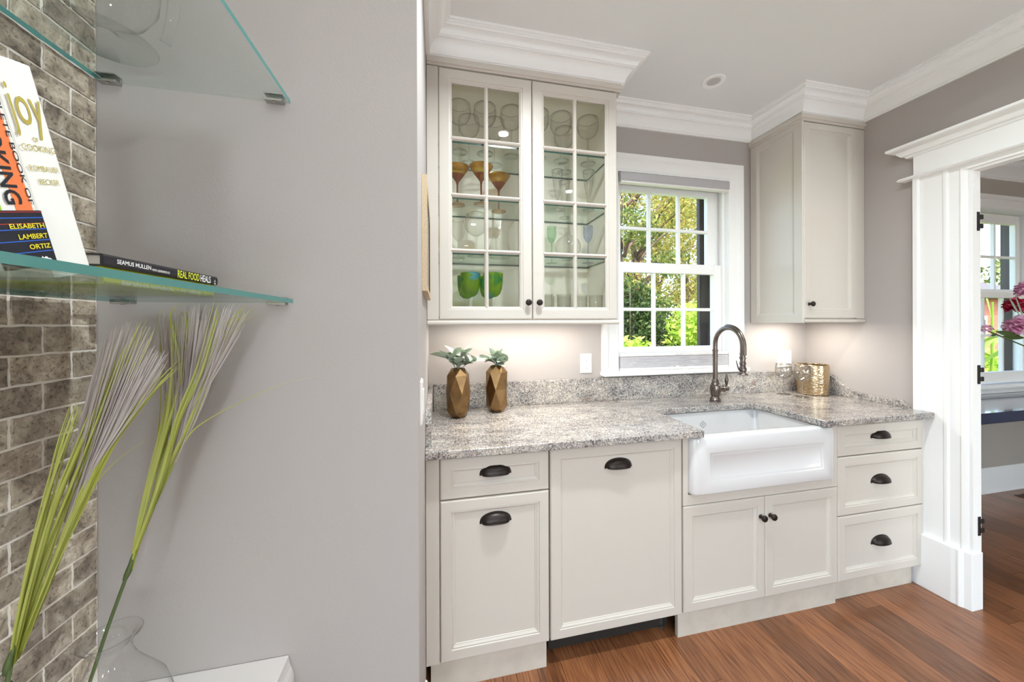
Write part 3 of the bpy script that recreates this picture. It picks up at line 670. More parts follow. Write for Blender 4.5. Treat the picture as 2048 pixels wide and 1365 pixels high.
for k, (tx, zz, ww) in enumerate((('Shaws', .818, .013), ('Original', .812, .018), ('EST 1897', .8065, .011))):
    text('mark_text', tx, 'logo_grey', lg, (lx - ww / 2, yl - .0003, zz), (1, 0, 0), (0, 0, 1), width=ww, height=.0036)

# upper left cabinet with glass doors
UY = 1.585; UZ0, UZ1 = 1.3965, 2.5300; UC = 1.605
uc = thing('glass_cabinet', 'cream wall cabinet with two muntined glass doors full of glassware', 'cabinet', (.42, 1.76, 1.395))
obj('carcass', MB().box(XP + .002, .004, UC, YB - .002, 1.395, 2.55).box(.868, .886, UC, YB - .002, 1.395, 2.55).box(.004, .868, UC, YB - .002, 1.395, 1.411).box(.004, .868, UC, YB - .002, 2.52, 2.55).box(.004, .868, YB - .012, YB - .002, 1.411, 2.52), ['cabinet'], uc)
obj('lining', MB().box(.004, .0048, UC, YB - .012, 1.411, 2.52).box(.8672, .868, UC, YB - .012, 1.411, 2.52).box(.0048, .8672, YB - .0128, YB - .012, 1.411, 2.52).box(.0048, .8672, UC, YB - .0128, 2.5192, 2.52), 'cabinet_inside', uc)
obj('filler', MB().box(XP + .002, .0045, UY + .004, UC, 1.3965, 2.532), 'cabinet', uc)
obj('light_rail', MB().prism([(UY + .004, 1.3925), (UY - .002, 1.386), (UY - .002, 1.378), (UY + .002, 1.3715), (UY + .018, 1.3715), (UY + .018, 1.3925)], XP + .002, .8885, lambda a, b, d: (d, a, b)), 'cabinet', uc, bevel=.001)
obj('top_mould', MB().prism([(UC, 2.5365), (UY + .002, 2.5365), (UY + .002, 2.545), (UY - .006, 2.5475), (UY - .008, 2.556), (UY - .004, 2.575), (UC, 2.575)], XP + .002, .905, lambda a, b, d: (d, a, b)).box(.886, .905, UC, YB - .002, 2.533, 2.575), 'cabinet', uc, bevel=.001)
gs = [(0, UY + .005), (.002, UY + .002), (.005, UY), (.044, UY), (.0455, UY + .003), (.052, UY + .004), (.057, UY + .009), (.0595, UY + .010)]
ROWZ = [1.4558, 1.7109, 1.9639, 2.2227, 2.4710]
for x0, x1, kx in ((.0065, .4385, .4155), (.4420, .8795, .4690)):
    d = obj('door', MB().panel(x0, x1, UZ0, UZ1, gs, UY + .020, True), 'cabinet', uc)
    gx0, gx1 = x0 + .0595, x1 - .0595; xm = (gx0 + gx1) / 2
    tri = lambda w: [(-w, .012), (-w * .55, .004), (0, .0), (w * .55, .004), (w, .012), (w, .016), (-w, .016)]
    obj('muntin', MB().prism([(xm + a, UY + .002 + b) for a, b in tri(.010)], UZ0 + .0555, UZ1 - .0555, lambda a, b, d_: (a, b, d_)), 'cabinet', d)
    for zz in ROWZ[1:4]:
        obj('muntin', MB().prism([(zz + a, UY + .002 + b) for a, b in tri(.010)], gx0 - .004, gx1 + .004, lambda a, b, d_: (d_, b, a)), 'cabinet', d)
    for a, b in ((gx0, xm - .009), (xm + .009, gx1)):
        for q in range(4):
            z0 = ROWZ[q] + (.009 if q else 0); z1 = ROWZ[q + 1] - (.009 if q < 3 else 0)
            mb = MB(); mb.face(*[mb.p(v) for v in ((a, UY + .013, z0), (b, UY + .013, z0), (b, UY + .013, z1), (a, UY + .013, z1))]); obj('pane', mb, 'door_pane', d)
    knob(d, kx, 1.4755, UY)
SHZ = [1.7045, 1.9620, 2.2215]
for zz in SHZ:
    mb = MB().box(.006, .866, 1.63, YB - .016, zz - .0042, zz + .0042); mb.mi = [0, 0, 1, 1, 1, 1]
    obj('shelf', mb, ['cab_shelf_glass', 'shelf_edge_dark'], uc)
for zz in SHZ:
    for yy in (1.66, 1.89):
        for xx, dx in ((.0048, 1), (.8672, -1)): obj('shelf_pin', MB().box(min(xx, xx + dx * .012), max(xx, xx + dx * .012), yy - .006, yy + .006, zz - .0075, zz - .0043), 'steel', uc)
for zz in (2.44, 1.48): obj('hinge', MB().box(.853, .867, 1.61, 1.65, zz - .02, zz + .02), 'slot', uc)

# upper right cabinet
rc_ = thing('wall_cabinet', 'tall narrow cream wall cabinet in the corner by the window', 'cabinet', (2.28, 1.76, 1.395))
obj('carcass', MB().box(2.052, XR - .002, UC, YB - .002, 1.395, 2.55), 'cabinet', rc_)
mp = lambda a, d, b: (2.052 - .012 + d, a, b)
st = [(0, .004), (.003, 0), (.048, 0), (.050, .003), (.055, .004), (.060, .007), (.063, .008)]
obj('side_panel', MB(mp).panel(UC - .016, YB - .002, 1.3735, 2.5485, st, .012), 'cabinet', rc_)
d = front('door', rc_, 2.0475, 2.438, 1.4005, 2.5285, UY); knob(d, 2.080, 1.4825, UY)
obj('filler', MB().box(2.4405, XR - .002, UY + .006, UC, 1.3985, 2.5285), 'cabinet', rc_)
obj('light_rail', MB().prism([(UY + .004, 1.3945), (UY - .002, 1.389), (UY - .002, 1.382), (UY + .002, 1.3765), (UY + .018, 1.3765), (UY + .018, 1.3945)], 2.046, XR - .004, lambda a, b, d: (d, a, b)), 'cabinet', rc_, bevel=.001)
obj('top_mould', MB().sweep([(XR - .002, UC), (2.052, UC), (2.052, YB - .002)], [(0, 2.533), (.018, 2.533), (.018, 2.545), (.026, 2.5475), (.028, 2.556), (.022, 2.575), (0, 2.575)], lambda a, b, u: (a, b, u)), 'cabinet', rc_)

# ------------------------------------------------------------------ lamps
def area(name, parent, loc, sx, sy, watts, col, rot=(0, 0, 0), shape='RECTANGLE', spread=PI):
    d = bpy.data.lights.new(name, 'AREA'); d.shape = shape; d.size = sx; d.size_y = sy; d.energy = watts; d.color = col; d.spread = spread
    o = bpy.data.objects.new(name, d); link(o, parent, local=True, loc=loc); o.rotation_euler = rot; return o
dl = [((1.4706, 1.6131), 'recessed ceiling downlight above the window and sink', 0), ((.446, .85), 'recessed downlight over the glass cabinet side', 1.6), ((1.72, .84), 'recessed downlight near the doorway', .5), ((1.28, -.05), 'recessed downlight mid kitchen', .4),
      ((.464, -1.387), 'recessed downlight second from glass cabinet', 1), ((.478, -2.70), 'recessed downlight third from glass cabinet', 1), ((.476, -4.07), 'recessed downlight farthest from glass cabinet', 1), ((-.25, .05), 'recessed downlight washing the glass shelves', .25), ((4.2, .4), 'recessed downlight in the next room', .8), ((4.2, -2.2), 'recessed downlight at the back of next room', .8)]
for (xx, yy), lb, pw_ in dl:
    on = pw_ > 0; t = thing('recessed_downlight', lb, 'light', (xx, yy, ZC), 'recessed ceiling lights')
    obj('trim_ring', MB().lathe([(.058, 0), (.058, -.003), (.054, -.006), (.036, -.004), (.033, .0), (.033, 0)], 32, cap0=False, cap1=False), 'white', t, smooth='auto', local=True)
    obj('lens', MB().lathe([(.0335, -.0012), (.001, -.0012)], 28, cap0=False), 'lamp_lens' if on else 'lens_off', t, local=True)
    if on: area('bulb', t, (0, 0, -.010), .062, .062, DOWN_W * pw_, DOWN_COL, shape='DISK', spread=math.radians(150))
for (xx, yy, zz), lb, ww in (((-.36, -2.1, .98), 'added fill globe out of view beside the stone tile wall', 1.15), ((.75, -1.9, .90), 'added fill globe out of view in the middle of the room', 1.1), ((2.30, -1.6, .98), 'added fill globe out of view beside the doorway wall', .85), ((3.05, -2.4, 1.1), 'added fill globe out of view in the next room', 1.5)):  # unseen globe lamps added to even out the room brightness
    t = thing('added_fill_globe', lb, 'lamp', (xx, yy, 0))
    obj('globe', MB().lathe([(.12 * math.sin(PI * k / 16), zz - .12 * math.cos(PI * k / 16)) for k in range(17)], 32, cap0=False, cap1=False), 'globe', t, smooth=True, local=True)
    obj('pole', MB().lathe([(.011, .02), (.011, zz - .14), (.028, zz - .135), (.030, zz - .112)], 16), 'bronze', t, local=True)
    obj('base', MB().lathe([(.13, 0), (.13, .012), (.02, .024)], 28), 'bronze', t, local=True)
    d = bpy.data.lights.new('bulb', 'POINT'); d.energy = FILL_W * ww; d.color = FILL_COL; d.shadow_soft_size = .13
    link(bpy.data.objects.new('bulb', d), t, local=True, loc=(0, 0, zz))
for x0, x1, lb, ww in ((.06, .84, 'slim under-cabinet light bar below the glass cabinet', 1.0), (2.08, 2.36, 'slim under-cabinet light bar below the corner cabinet', .62)):
    t = thing('light_bar', lb, 'light', ((x0 + x1) / 2, 1.74, 1.395))
    obj('housing', MB().box(-(x1 - x0) / 2, (x1 - x0) / 2, -.018, .018, -.010, 0), 'plastic', t, local=True)
    obj('diffuser', MB().box(-(x1 - x0) / 2 + .01, (x1 - x0) / 2 - .01, -.012, .012, -.0115, -.010), 'led', t, local=True)
    area('strip', t, (0, 0, -.013), x1 - x0 - .03, .02, UNDER_W * ww * 1.6, UNDER_COL)

#PART2
# ------------------------------------------------------------------ glass shelves on the grey wall
def glass_shelf(zt, th, x0, x1, label):
    r = thing('glass_shelf', label, 'shelf', ((x0 + x1) / 2, YG, zt - th), 'glass wall shelves')
    mb = MB().box(x0, x1, .12, YG - .0015, zt - th, zt); mb.mi = [0, 0, 1, 1, 0, 1]
    obj('sheet', mb, ['shelf_glass', 'shelf_edge'], r)
    for a, b in ((x1 - .047, x1 - .010), (x0 + .002, x0 + .036)):
        k = obj('clip', MB().box(a, b, YG - .018, YG - .0005, zt - th - .0045, zt - th).box(a, b, YG - .004, YG - .0005, zt - th, zt + .003).box(a, b, YG - .018, YG - .0005, zt, zt + .003), 'steel', r, bevel=.0008)
        obj('screw', MB().lathe([(.004, -.002), (.003, -.0035), (.0005, -.0038)], 10, ((a + b) / 2, YG - .010, zt - th - .003)), 'steel', k)
    return r
glass_shelf(1.4352, .0092, -.648, -.3190, 'lower clear glass shelf with cookbooks on the taupe wall')
glass_shelf(1.8845, .0092, -.672, -.3233, 'upper clear glass shelf holding the pitcher on the taupe wall')
LZ = .634
lp = [(XB + .001, 0), (-.3195, 0), (-.3195, .588), (-.322, .600), (-.3265, .612), (-.3285, .622), (-.330, LZ), (XB + .001, LZ)]
tag(obj('ledge', MB().prism(lp, .35, YG - .001, lambda a, b, d: (a, d, b)), 'ledge', None, bevel=.001), 'low white built-in ledge under the glass shelves', 'ledge', kind='structure')

# ------------------------------------------------------------------ books
def flat_book(name, label, x1, w, y0, y1, z0, z1, cover, texts):
    r = thing(name, label, 'book', (x1 - w / 2, (y0 + y1) / 2, z0), 'cookbooks on the glass shelf')
    obj('pages', MB().box(x1 - w + .004, x1 - .004, y0 + .004, y1 - .004, z0 + .002, z1 - .002), 'page', r)
    mb = MB().prism([(x1 - w, z0), (x1 - .002, z0), (x1, z0 + .003), (x1, z1 - .003), (x1 - .002, z1), (x1 - w, z1), (x1 - w, z1 - .002), (x1 - .004, z1 - .002), (x1 - .004, z0 + .002), (x1 - w, z0 + .002)], y0, y1, lambda a, b, d: (a, d, b))
    cv = obj('cover', mb, cover, r)
    for nm, tx, mat, ya, yb, za, zb in texts:
        text(nm, tx, mat, cv, (x1 + .0004, ya, za), (0, 1, 0), (0, 0, 1), width=yb - ya, height=zb - za, bold=.012)
    return r
bx = -.440; y0, y1 = .572, .820
flat_book('cookbook', 'lime green cookbook lying flat, lower of the two', bx - .004, .19, y0 + .006, y1 - .004, 1.4354, 1.4590, 'cover_lime',
          [('spine_title', 'barefoot contessa', 'ink_white', .605, .705, 1.4370, 1.4445), ('spine_subtitle', 'at home', 'ink_white', .722, .775, 1.4372, 1.4440)])
fb = flat_book('cookbook', 'black cookbook with lime and white spine title, lying on top', bx, .19, y0, y1, 1.4592, 1.4756, 'cover_black',
          [('author', 'SEAMUS MULLEN', 'ink_white', .592, .651, 1.4650, 1.4712), ('co_author', 'WITH GENEVIEVE KO', 'ink_white', .653, .690, 1.4640, 1.4676),
           ('spine_title', 'REAL FOOD', 'ink_lime', .708, .764, 1.4606, 1.4738), ('spine_title', 'HEALS', 'ink_white', .767, .797, 1.4606, 1.4738), ('publisher_mark', 'A', 'ink_white', .808, .813, 1.4640, 1.4690), ('publisher_mark', 'v', 'ink_white', .807, .814, 1.4590, 1.4625)])
# leaning cookbooks: local frame on the spine plane: s across (away from the viewer), t up along the spine
lean = math.radians(17.6)
ex_ = Vector((0, math.cos(lean), math.sin(lean))); ey_ = Vector((0, -math.sin(lean), math.cos(lean)))
def stand_book(label, x, yb, th, ht, w, cover):
    """yb: where its far lower corner meets the shelf"""
    r = thing('cookbook', label, 'book', (x - w / 2, yb, 1.4354), 'cookbooks on the glass shelf')
    O = Vector((x, yb, 1.4354 + .0)) - ex_ * th
    O.z = 1.4355 ; O.y = yb - th / math.cos(lean) * 1.0 * math.cos(lean) ** 2 - .0
    O = Vector((x, yb, 1.4355)) - ex_ * th + Vector((0, 0, th * math.sin(lean)))
    mp = lambda s_, t_, d_: tuple(O + ex_ * s_ + ey_ * t_ + Vector((-d_, 0, 0)))
    pg = MB(); A = []
    def bx6(mb, s0, s1, t0, t1, d0, d1):
        b = [mb.p(mp(s_, t_, d_)) for d_ in (d0, d1) for s_, t_ in ((s0, t0), (s1, t0), (s1, t1), (s0, t1))]
        for q in ((3, 2, 1, 0), (4, 5, 6, 7), (0, 1, 5, 4), (1, 2, 6, 5), (2, 3, 7, 6), (3, 0, 4, 7)): mb.face(*[b[i] for i in q])
        return mb
    obj('pages', bx6(MB(), .002, th - .002, .003, ht - .003, .004, w - .003), 'page', r)
    cv = MB(); prof = [(0, .003), (.004, .0005), (th / 2, -.001), (th - .004, .0005), (th, .003), (th, w), (th - .002, w), (th - .002, .0035), (.002, .0035), (.002, w), (0, w)]
    cv.prism(prof, 0, ht, lambda a, b, d: mp(a, d, b)); cvo = obj('cover', cv, cover, r)
    return r, cvo, mp, bx6
r, cvo, mp, bx6 = stand_book('thick white cookbook with gold lettering leaning on the shelf', bx, .5585, .0465, .228, .17, 'cover_white')
dn = lambda m, s_, t_: m(s_, t_, .0012)
def spine_text(nm, tx, mat, par, mp_, s0, t0, w_, h_, vertical=False, bold=.0, d=-.0014):
    o = Vector(mp_(s0, t0, d))
    if vertical: return text(nm, tx, mat, par, o, -ey_, ex_, width=w_, height=h_, bold=bold)
    return text(nm, tx, mat, par, o, ex_, ey_, width=w_, height=h_, bold=bold)
spine_text('title', 'joy', 'ink_gold', cvo, mp, .006, .152, .034, .052)
spine_text('title', 'OF', 'ink_gold', cvo, mp, .020, .1485, .006, .005)
spine_text('title', 'COOKING', 'ink_gold', cvo, mp, .006, .139, .035, .0065)
spine_text('author', 'ROMBAUER', 'ink_gold', cvo, mp, .007, .118, .032, .006)
spine_text('author', 'BECKER', 'ink_gold', cvo, mp, .013, .104, .022, .006)
r, cvo, mp, bx6 = stand_book('leaning cookbook with orange, white and green spine, dark at the foot', bx + .004, .5085, .050, .236, .18, 'cover_white')
obj('spine_band', bx6(MB(), .0015, .0135, .060, .2355, -.0012, .001), 'cover_green', cvo)
obj('spine_band', bx6(MB(), .0265, .0425, .060, .2355, -.0014, .001), 'cover_orange', cvo)
obj('spine_foot', bx6(MB(), .0, .050, .0, .060, -.0016, .002), 'cover_navy', cvo)
for tt, mt in ((.058, 'ink_red'), (.052, 'ink_blue'), (.046, 'ink_red'), (.040, 'ink_blue'), (.028, 'ink_blue'), (.016, 'ink_blue')):
    obj('spine_line', bx6(MB(), .0, .050, tt, tt + .0010, -.0019, .0), mt, cvo)
for tx, tt, s0, w_ in (('ELISABETH', .0415, .014, .034), ('LAMBERT', .0305, .019, .029), ('ORTIZ', .0195, .026, .022)):
    spine_text('author', tx, 'ink_yellow', cvo, mp, s0, tt, w_, .0052, bold=.02, d=-.0021)
spine_text('title', 'COOKING', 'ink_black', cvo, mp, .0190, .172, .106, .0155, True, .02, -.0018)
spine_text('title', 'THE COMPLETE BOOK OF', 'ink_black', cvo, mp, .0405, .232, .166, .0045, True, .01, -.0018)
mk = MB(); mk.face(*[mk.p(mp(.030 + a_, .005 + b_, -.0021)) for a_, b_ in ((0, 0), (.014, 0), (.0145, .002), (.013, .0032), (.0112, .0035), (.0105, .0052), (.0085, .0056), (.0072, .0042), (.0055, .0062), (.0042, .0045), (.002, .0042), (.0005, .0022))])
obj('publisher_mark', mk, 'ink_white', cvo)

# ------------------------------------------------------------------ pitcher on the upper shelf
pt = thing('glass_pitcher', 'clear glass pitcher on a wide foot, upper shelf', 'pitcher', (-.575, .752, 1.8847))
obj('body', MB().lathe([(.066, 0), (.068, .002), (.066, .004), (.03, .006), (.014, .012), (.012, .022), (.02, .032), (.05, .05), (.068, .085), (.071, .12), (.064, .17), (.048, .21), (.044, .235), (.052, .255), (.050, .256)], 36, cap1=False), 'clear_pale', pt, smooth=True, local=True)
hp = spline([(.058, 0, .225), (.088, -.002, .228), (.106, -.004, .19), (.108, -.006, .12), (.106, -.006, .06), (.100, -.006, .025), (.094, -.005, .006)], 24)
obj('handle', MB().tube(hp, [.0085] * len(hp), 12), 'clear_pale', pt, smooth=True, local=True)

# ------------------------------------------------------------------ vases with ornamental grass on the ledge
def bottle_vase(label, loc):
    v = thing('glass_vase', label, 'vase', loc, 'clear glass vases on the ledge')
    outer = [(.030, 0), (.066, .002), (.078, .02), (.080, .05), (.070, .085), (.050, .115), (.034, .140), (.0265, .160), (.0255, .172), (.030, .184), (.0385, .1915), (.0400, .1945), (.0385, .197)]
    inner = [(.034, .195), (.027, .187), (.0225, .174), (.0235, .161), (.031, .141), (.047, .116), (.067, .086), (.077, .05), (.075, .022), (.062, .006), (.001, .005)]
    obj('body', MB().lathe(outer + inner[:3], 40, cap1=False), 'clear_thick', v, smooth=True, local=True); return v
bottle_vase('clear flared glass vase standing on the white ledge', (-.566, .748, LZ + .0003))
bottle_vase('clear glass vase holding the grass spray closer to stone tiles', (-.600, .560, LZ + .0003))
def px(u, v, y): return onY(u, v, y)
def spray(label, stem, sheath, blades, plumes, yrng, seed):
    rg = random.Random(seed)
    base = Vector(stem[0]); t = thing('grass_spray', label, 'plant', base, 'ornamental grass sprays')
    sp_ = spline(stem, 16); obj('stem', MB().tube(sp_, [.0027] * len(sp_), 8), 'stem', t, smooth=True)
    if sheath: obj('node', MB().tube(spline(sheath, 6), [.0034, .0046, .0048, .0042, .0034, .003, .002][:len(spline(sheath, 6))], 8), 'stem', t, smooth=True)
    extra = []
    for pts, w in blades:
        if w > .004:
            for q in range(2):
                j_ = Vector((rg.uniform(-.012, .012), rg.uniform(-.004, .012), rg.uniform(-.012, .006))); m_ = len(pts) - 1
                extra.append(([Vector(v_) + j_ * (i_ / m_) ** 1.3 for i_, v_ in enumerate(pts)], w * rg.uniform(.35, .7)))
    for pts, w in blades + extra:
        P = spline(pts, 18); n = len(P); mb = MB(); ws = []
        for i in range(n):
            q = i / (n - 1); ws.append(w * (.75 + .5 * min(1, q * 3)) * (1 - q) ** .55 + .0004)
        side = Vector((math.cos(.2), -math.sin(.2), .0)) * .94 + Vector((0, rg.uniform(-.3, .3), 0))
        # shallow V-folded strip
        rows = []
        for q, ww in zip(P, ws):
            q = Vector(q); rows.append([mb.p(tuple(q - side * ww / 2)), mb.p(tuple(q + Vector((0, ww * .22, 0)))), mb.p(tuple(q + side * ww / 2))])
        for a, b in zip(rows, rows[1:]): mb.face(a[0], a[1], b[1], b[0]); mb.face(a[1], a[2], b[2], b[1])
        obj('blade', mb, 'blade', t)
    mb = MB()
    for (u0, v0, u1, v1, sp0, sp1, cnt, cur) in plumes:
        for k in range(cnt):
            a, b = rg.gauss(0, 1), rg.random(); y = rg.uniform(*yrng)
            e = max(-1.6, min(1.6, a)); L = rg.uniform(.72, 1.0)
            p0 = px(u0 + e * sp0 * .5, v0 - abs(e) * 4, y); p2 = px(u0 + (u1 - u0) * L + e * sp1, v0 + (v1 - v0) * L + abs(e) * 10, y + rg.uniform(-.012, .012))
            p1 = (p0 + p2) / 2 + Vector((cur * rg.uniform(.2, 1), 0, 0)); P = spline([p0, p1, p2], 8)
            if max(q.z for q in P) > 1.424: P = [q if q.z < 1.424 else Vector((q.x, q.y, 1.424)) for q in P]
            mb.ribbon(P, [.0019, .002, .0019, .0018, .0016, .0014, .0012, .001, .0008][:len(P)], Vector((.95, -.2, 0)))
    o = obj('plume', mb, 'plume', t); o['kind'] = 'stuff'
    return t
Y2 = .775
def B(y, *p): return [px(u, v, y + .004 * i) for i, (u, v) in enumerate(p)]
spray('tall grass spray rising from the glass vase',
      [px(158, 1430, .750), px(188, 1340, .751), px(216, 1255, .756), px(258, 1140, .762)], [px(250, 1160, .760), px(262, 1130, .762), px(270, 1095, .765)],
      [(B(.760, (262, 1140), (290, 1000), (330, 860), (345, 740), (342, 654)), .0095), (B(.764, (263, 1135), (292, 990), (326, 850), (348, 720), (356, 640)), .010),
       (B(.768, (268, 1120), (316, 960), (340, 850), (352, 740), (380, 670), (376, 622)), .008), (B(.757, (272, 1100), (322, 960), (360, 830), (400, 740), (438, 606)), .011),
       (B(.762, (275, 1090), (330, 950), (385, 830), (420, 720), (445, 660), (490, 612)), .0075), (B(.766, (278, 1080), (345, 930), (400, 800), (440, 700), (487, 620)), .006),
       (B(.771, (270, 1110), (330, 960), (395, 815), (430, 715), (455, 660), (515, 612)), .007), (B(.759, (266, 1120), (300, 980), (336, 850), (360, 760), (352, 690), (338, 640), (350, 616), (385, 608)), .005),
       (B(.770, (266, 1125), (305, 960), (345, 850), (370, 730), (372, 640), (360, 622)), .005), (B(.764, (370, 880), (400, 850), (470, 810), (560, 770), (640, 752)), .0034),
       (B(.769, (264, 1130), (300, 980), (318, 850), (322, 730), (318, 640), (326, 612)), .003)],
      [(345, 930, 392, 604, 9, 40, 420, .006), (378, 830, 468, 604, 6, 20, 140, .004)], (.77, .80), 5)
Y1 = .66
spray('leaning grass spray in front of the stone tiles',
      [(-.597, .562, .66), px(10, 1400, .640), px(14, 1372, .642), px(22, 1325, .645)], [px(12, 1350, .643), px(20, 1320, .645), px(30, 1290, .648)],
      [(B(.645, (22, 1335), (60, 1180), (110, 1010), (165, 880), (205, 790), (240, 700)), .012), (B(.649, (24, 1330), (72, 1180), (130, 1010), (175, 900), (228, 760), (284, 640)), .013),
       (B(.647, (18, 1340), (45, 1200), (82, 1060), (120, 900), (155, 800)), .007), (B(.652, (30, 1325), (90, 1170), (150, 1020), (200, 920), (250, 800), (310, 655)), .009),
       (B(.655, (35, 1320), (95, 1180), (160, 1010), (215, 900), (290, 790), (366, 712)), .007), (B(.643, (16, 1345), (40, 1210), (70, 1080), (105, 960), (140, 860), (158, 812)), .0045),
       (B(.651, (40, 1305), (100, 1150), (170, 1000), (220, 900), (270, 830), (345, 740)), .010), (B(.648, (26, 1330), (80, 1130), (135, 990), (190, 850), (222, 760), (250, 690)), .006),
       (B(.650, (50, 1270), (110, 1120), (160, 1010), (225, 930), (292, 880)), .0022)],
      [(135, 1050, 262, 640, 9, 30, 380, -.004), (185, 940, 312, 690, 8, 20, 220, .002)], (.66, .70), 9)

# ------------------------------------------------------------------ picture and plates
pf = thing('picture_frame', 'thin speckled gilt picture frame hanging on the side wall', 'picture', (XP, 1.33, 1.480))
mpx = lambda a, d, b: (XP + .017 - d, a, b)
obj('frame', MB(mpx).panel(1.10, 1.56, 1.480, 1.840, [(0, 0), (.022, .001), (.026, .004)], .0165, True), 'frame_gold', pf)
obj('bead', MB(mpx).panel(1.123, 1.537, 1.503, 1.817, [(0, .004), (.003, .002), (.006, .005)], .010, True), 'bronze', pf)
obj('print', MB(mpx).panel(1.125, 1.535, 1.505, 1.815, [(0, .006)], .012), 'mat_grey', pf)
def outlet(label, x, z, y, w, duplex=True, sw=False):
    r = thing('outlet_plate', label, 'outlet', (x, y, z))
    obj('plate', MB().panel(-w / 2, w / 2, -.058, .058, [(0, -.002), (.002, -.005), (.006, -.0065)], 0), 'plastic', r, local=True)
    xs = 0 if not sw else -w / 4
    for zz in (-.024, .024):
        f = obj('socket', MB().panel(xs - .0165, xs + .0165, zz - .0145, zz + .0145, [(0, -.0065), (.001, -.0085)], -.005), 'plastic', r, local=True, bevel=.001)
        for q in (-1, 1): obj('slot', MB().box(xs + q * .0065 - .0012, xs + q * .0065 + .0012, -.0088, -.0080, zz + .0005, zz + .0075), 'slot', f, local=True)
        obj('ground_hole', MB().lathe([(.0024, .0080), (.0024, .0088)], 10, (xs, 0, zz - .007), axis='-Y'), 'slot', f, local=True)
    if sw:
        obj('rocker', MB().panel(w / 4 - .0165, w / 4 + .0165, -.033, .033, [(0, -.0065), (.001, -.0095)], -.005), 'plastic', r, local=True)
        obj('dimmer_panel', MB().panel(w / 4 - .011, w / 4 + .011, .002, .026, [(0, -.0097)], -.009), 'shade_fabric', r, local=True)
    return r
outlet('white duplex outlet plate left of the window sill', .8633, 1.137, YB - .0003, .073)
outlet('white double plate with outlet and dimmer under corner cabinet', 2.314, 1.128, YB - .0003, .118, True, True)
sw = thing('switch_plate', 'white light switch plate on the end wall beside counter', 'switch', (XP, .99, 1.165))
mpx = lambda a, d, b: (-d + .0065, a, b)
obj('plate', MB(mpx).panel(-.036, .036, -.058, .058, [(0, .004), (.003, .001), (.006, 0)], .0065), 'plastic', sw, local=True)
obj('rocker', MB(lambda a, d, b: (-d + .0095, a, b)).panel(-.0165, .0165, -.033, .033, [(0, .001), (.001, 0)], .004), 'plastic', sw, local=True)

# ------------------------------------------------------------------ faucet
fx, fy = 1.596, 1.745
fa = thing('faucet', 'antique pewter bridge-style pulldown faucet behind the sink', 'faucet', (fx, fy, T))
obj('base', MB().lathe([(.030, 0), (.031, .004), (.028, .008), (.030, .012), (.026, .018), (.0225, .026), (.021, .030), (.0225, .033)], 28), 'pewter', fa, smooth='auto', local=True)
obj('body', MB().lathe([(.0225, .033), (.025, .045), (.0275, .062), (.0275, .085), (.0255, .096), (.022, .099), (.023, .103), (.020, .108), (.0175, .116), (.019, .120), (.016, .127), (.0135, .134)], 28), 'pewter', fa, smooth='auto', local=True)
obj('riser', MB().lathe([(.0128, .13), (.0128, .262), (.0155, .264), (.0155, .268), (.0128, .27), (.0132, .285), (.0138, .297), (.016, .299), (.016, .304), (.0125, .306)], 24), 'pewter', fa, smooth='auto', local=True)
R_ = .094; zc = .340
arc = [(0, 0, .300), (0, 0, zc)] + [(0, -R_ + R_ * math.cos(a), zc + R_ * math.sin(a)) for a in [PI * k / 18 for k in range(1, 19)]] + [(0, -2 * R_, .298)]
obj('spout', MB().tube(arc, [.0125] * len(arc), 18), 'pewter', fa, smooth='auto', local=True)
arm = [(0, -R_ + (R_ + .012) * math.cos(a), zc + (R_ + .012) * math.sin(a)) for a in [PI * (.42 + .58 * k / 14) for k in range(15)]] + [(0, -2 * R_ - .012, .29)]
obj('hose_guide', MB().tube(arm, [.003] + [.008] * 13 + [.009, .009], 12), 'pewter', fa, smooth='auto', local=True)
hd = obj('spray_head', MB().lathe([(.0145, .300), (.0155, .296), (.013, .293), (.0135, .280), (.0165, .277), (.0165, .272), (.0135, .270), (.0125, .255), (.0155, .250), (.0155, .238), (.0125, .235), (.0145, .228), (.0185, .218), (.0185, .207), (.014, .202), (.015, .196), (.024, .188), (.025, .184), (.020, .182), (.001, .182)], 24, (0, -2 * R_, 0)), 'pewter', fa, smooth='auto', local=True)
lv = spline([(-.012, 0, .207), (-.026, 0, .215), (-.034, 0, .238), (-.042, 0, .262)], 10)
obj('trigger', MB().tube([(a, -2 * R_ + b, c_) for a, b, c_ in lv], [.005, .0045, .004, .0038, .0035, .0033, .003, .0026, .0022, .002][:len(lv)], 8), 'pewter', hd, smooth=True, local=True)
obj('side_valve', MB().lathe([(.018, .020), (.0165, .030), (.0165, .050), (.019, .053), (.019, .060), (.014, .063), (.011, .070), (.010, .078)], 22, (0, 0, .072), axis='X'), 'pewter', fa, smooth='auto', local=True)
obj('lever', MB().lathe([(.004, .058), (.0125, .063), (.0155, .072), (.012, .082), (.006, .088), (.0055, .094), (.0085, .104), (.0105, .118), (.0085, .138), (.005, .146), (.0035, .150), (.005, .154), (.001, .157)], 18, (.078, 0, 0)), 'pewter', fa, smooth='auto', local=True)

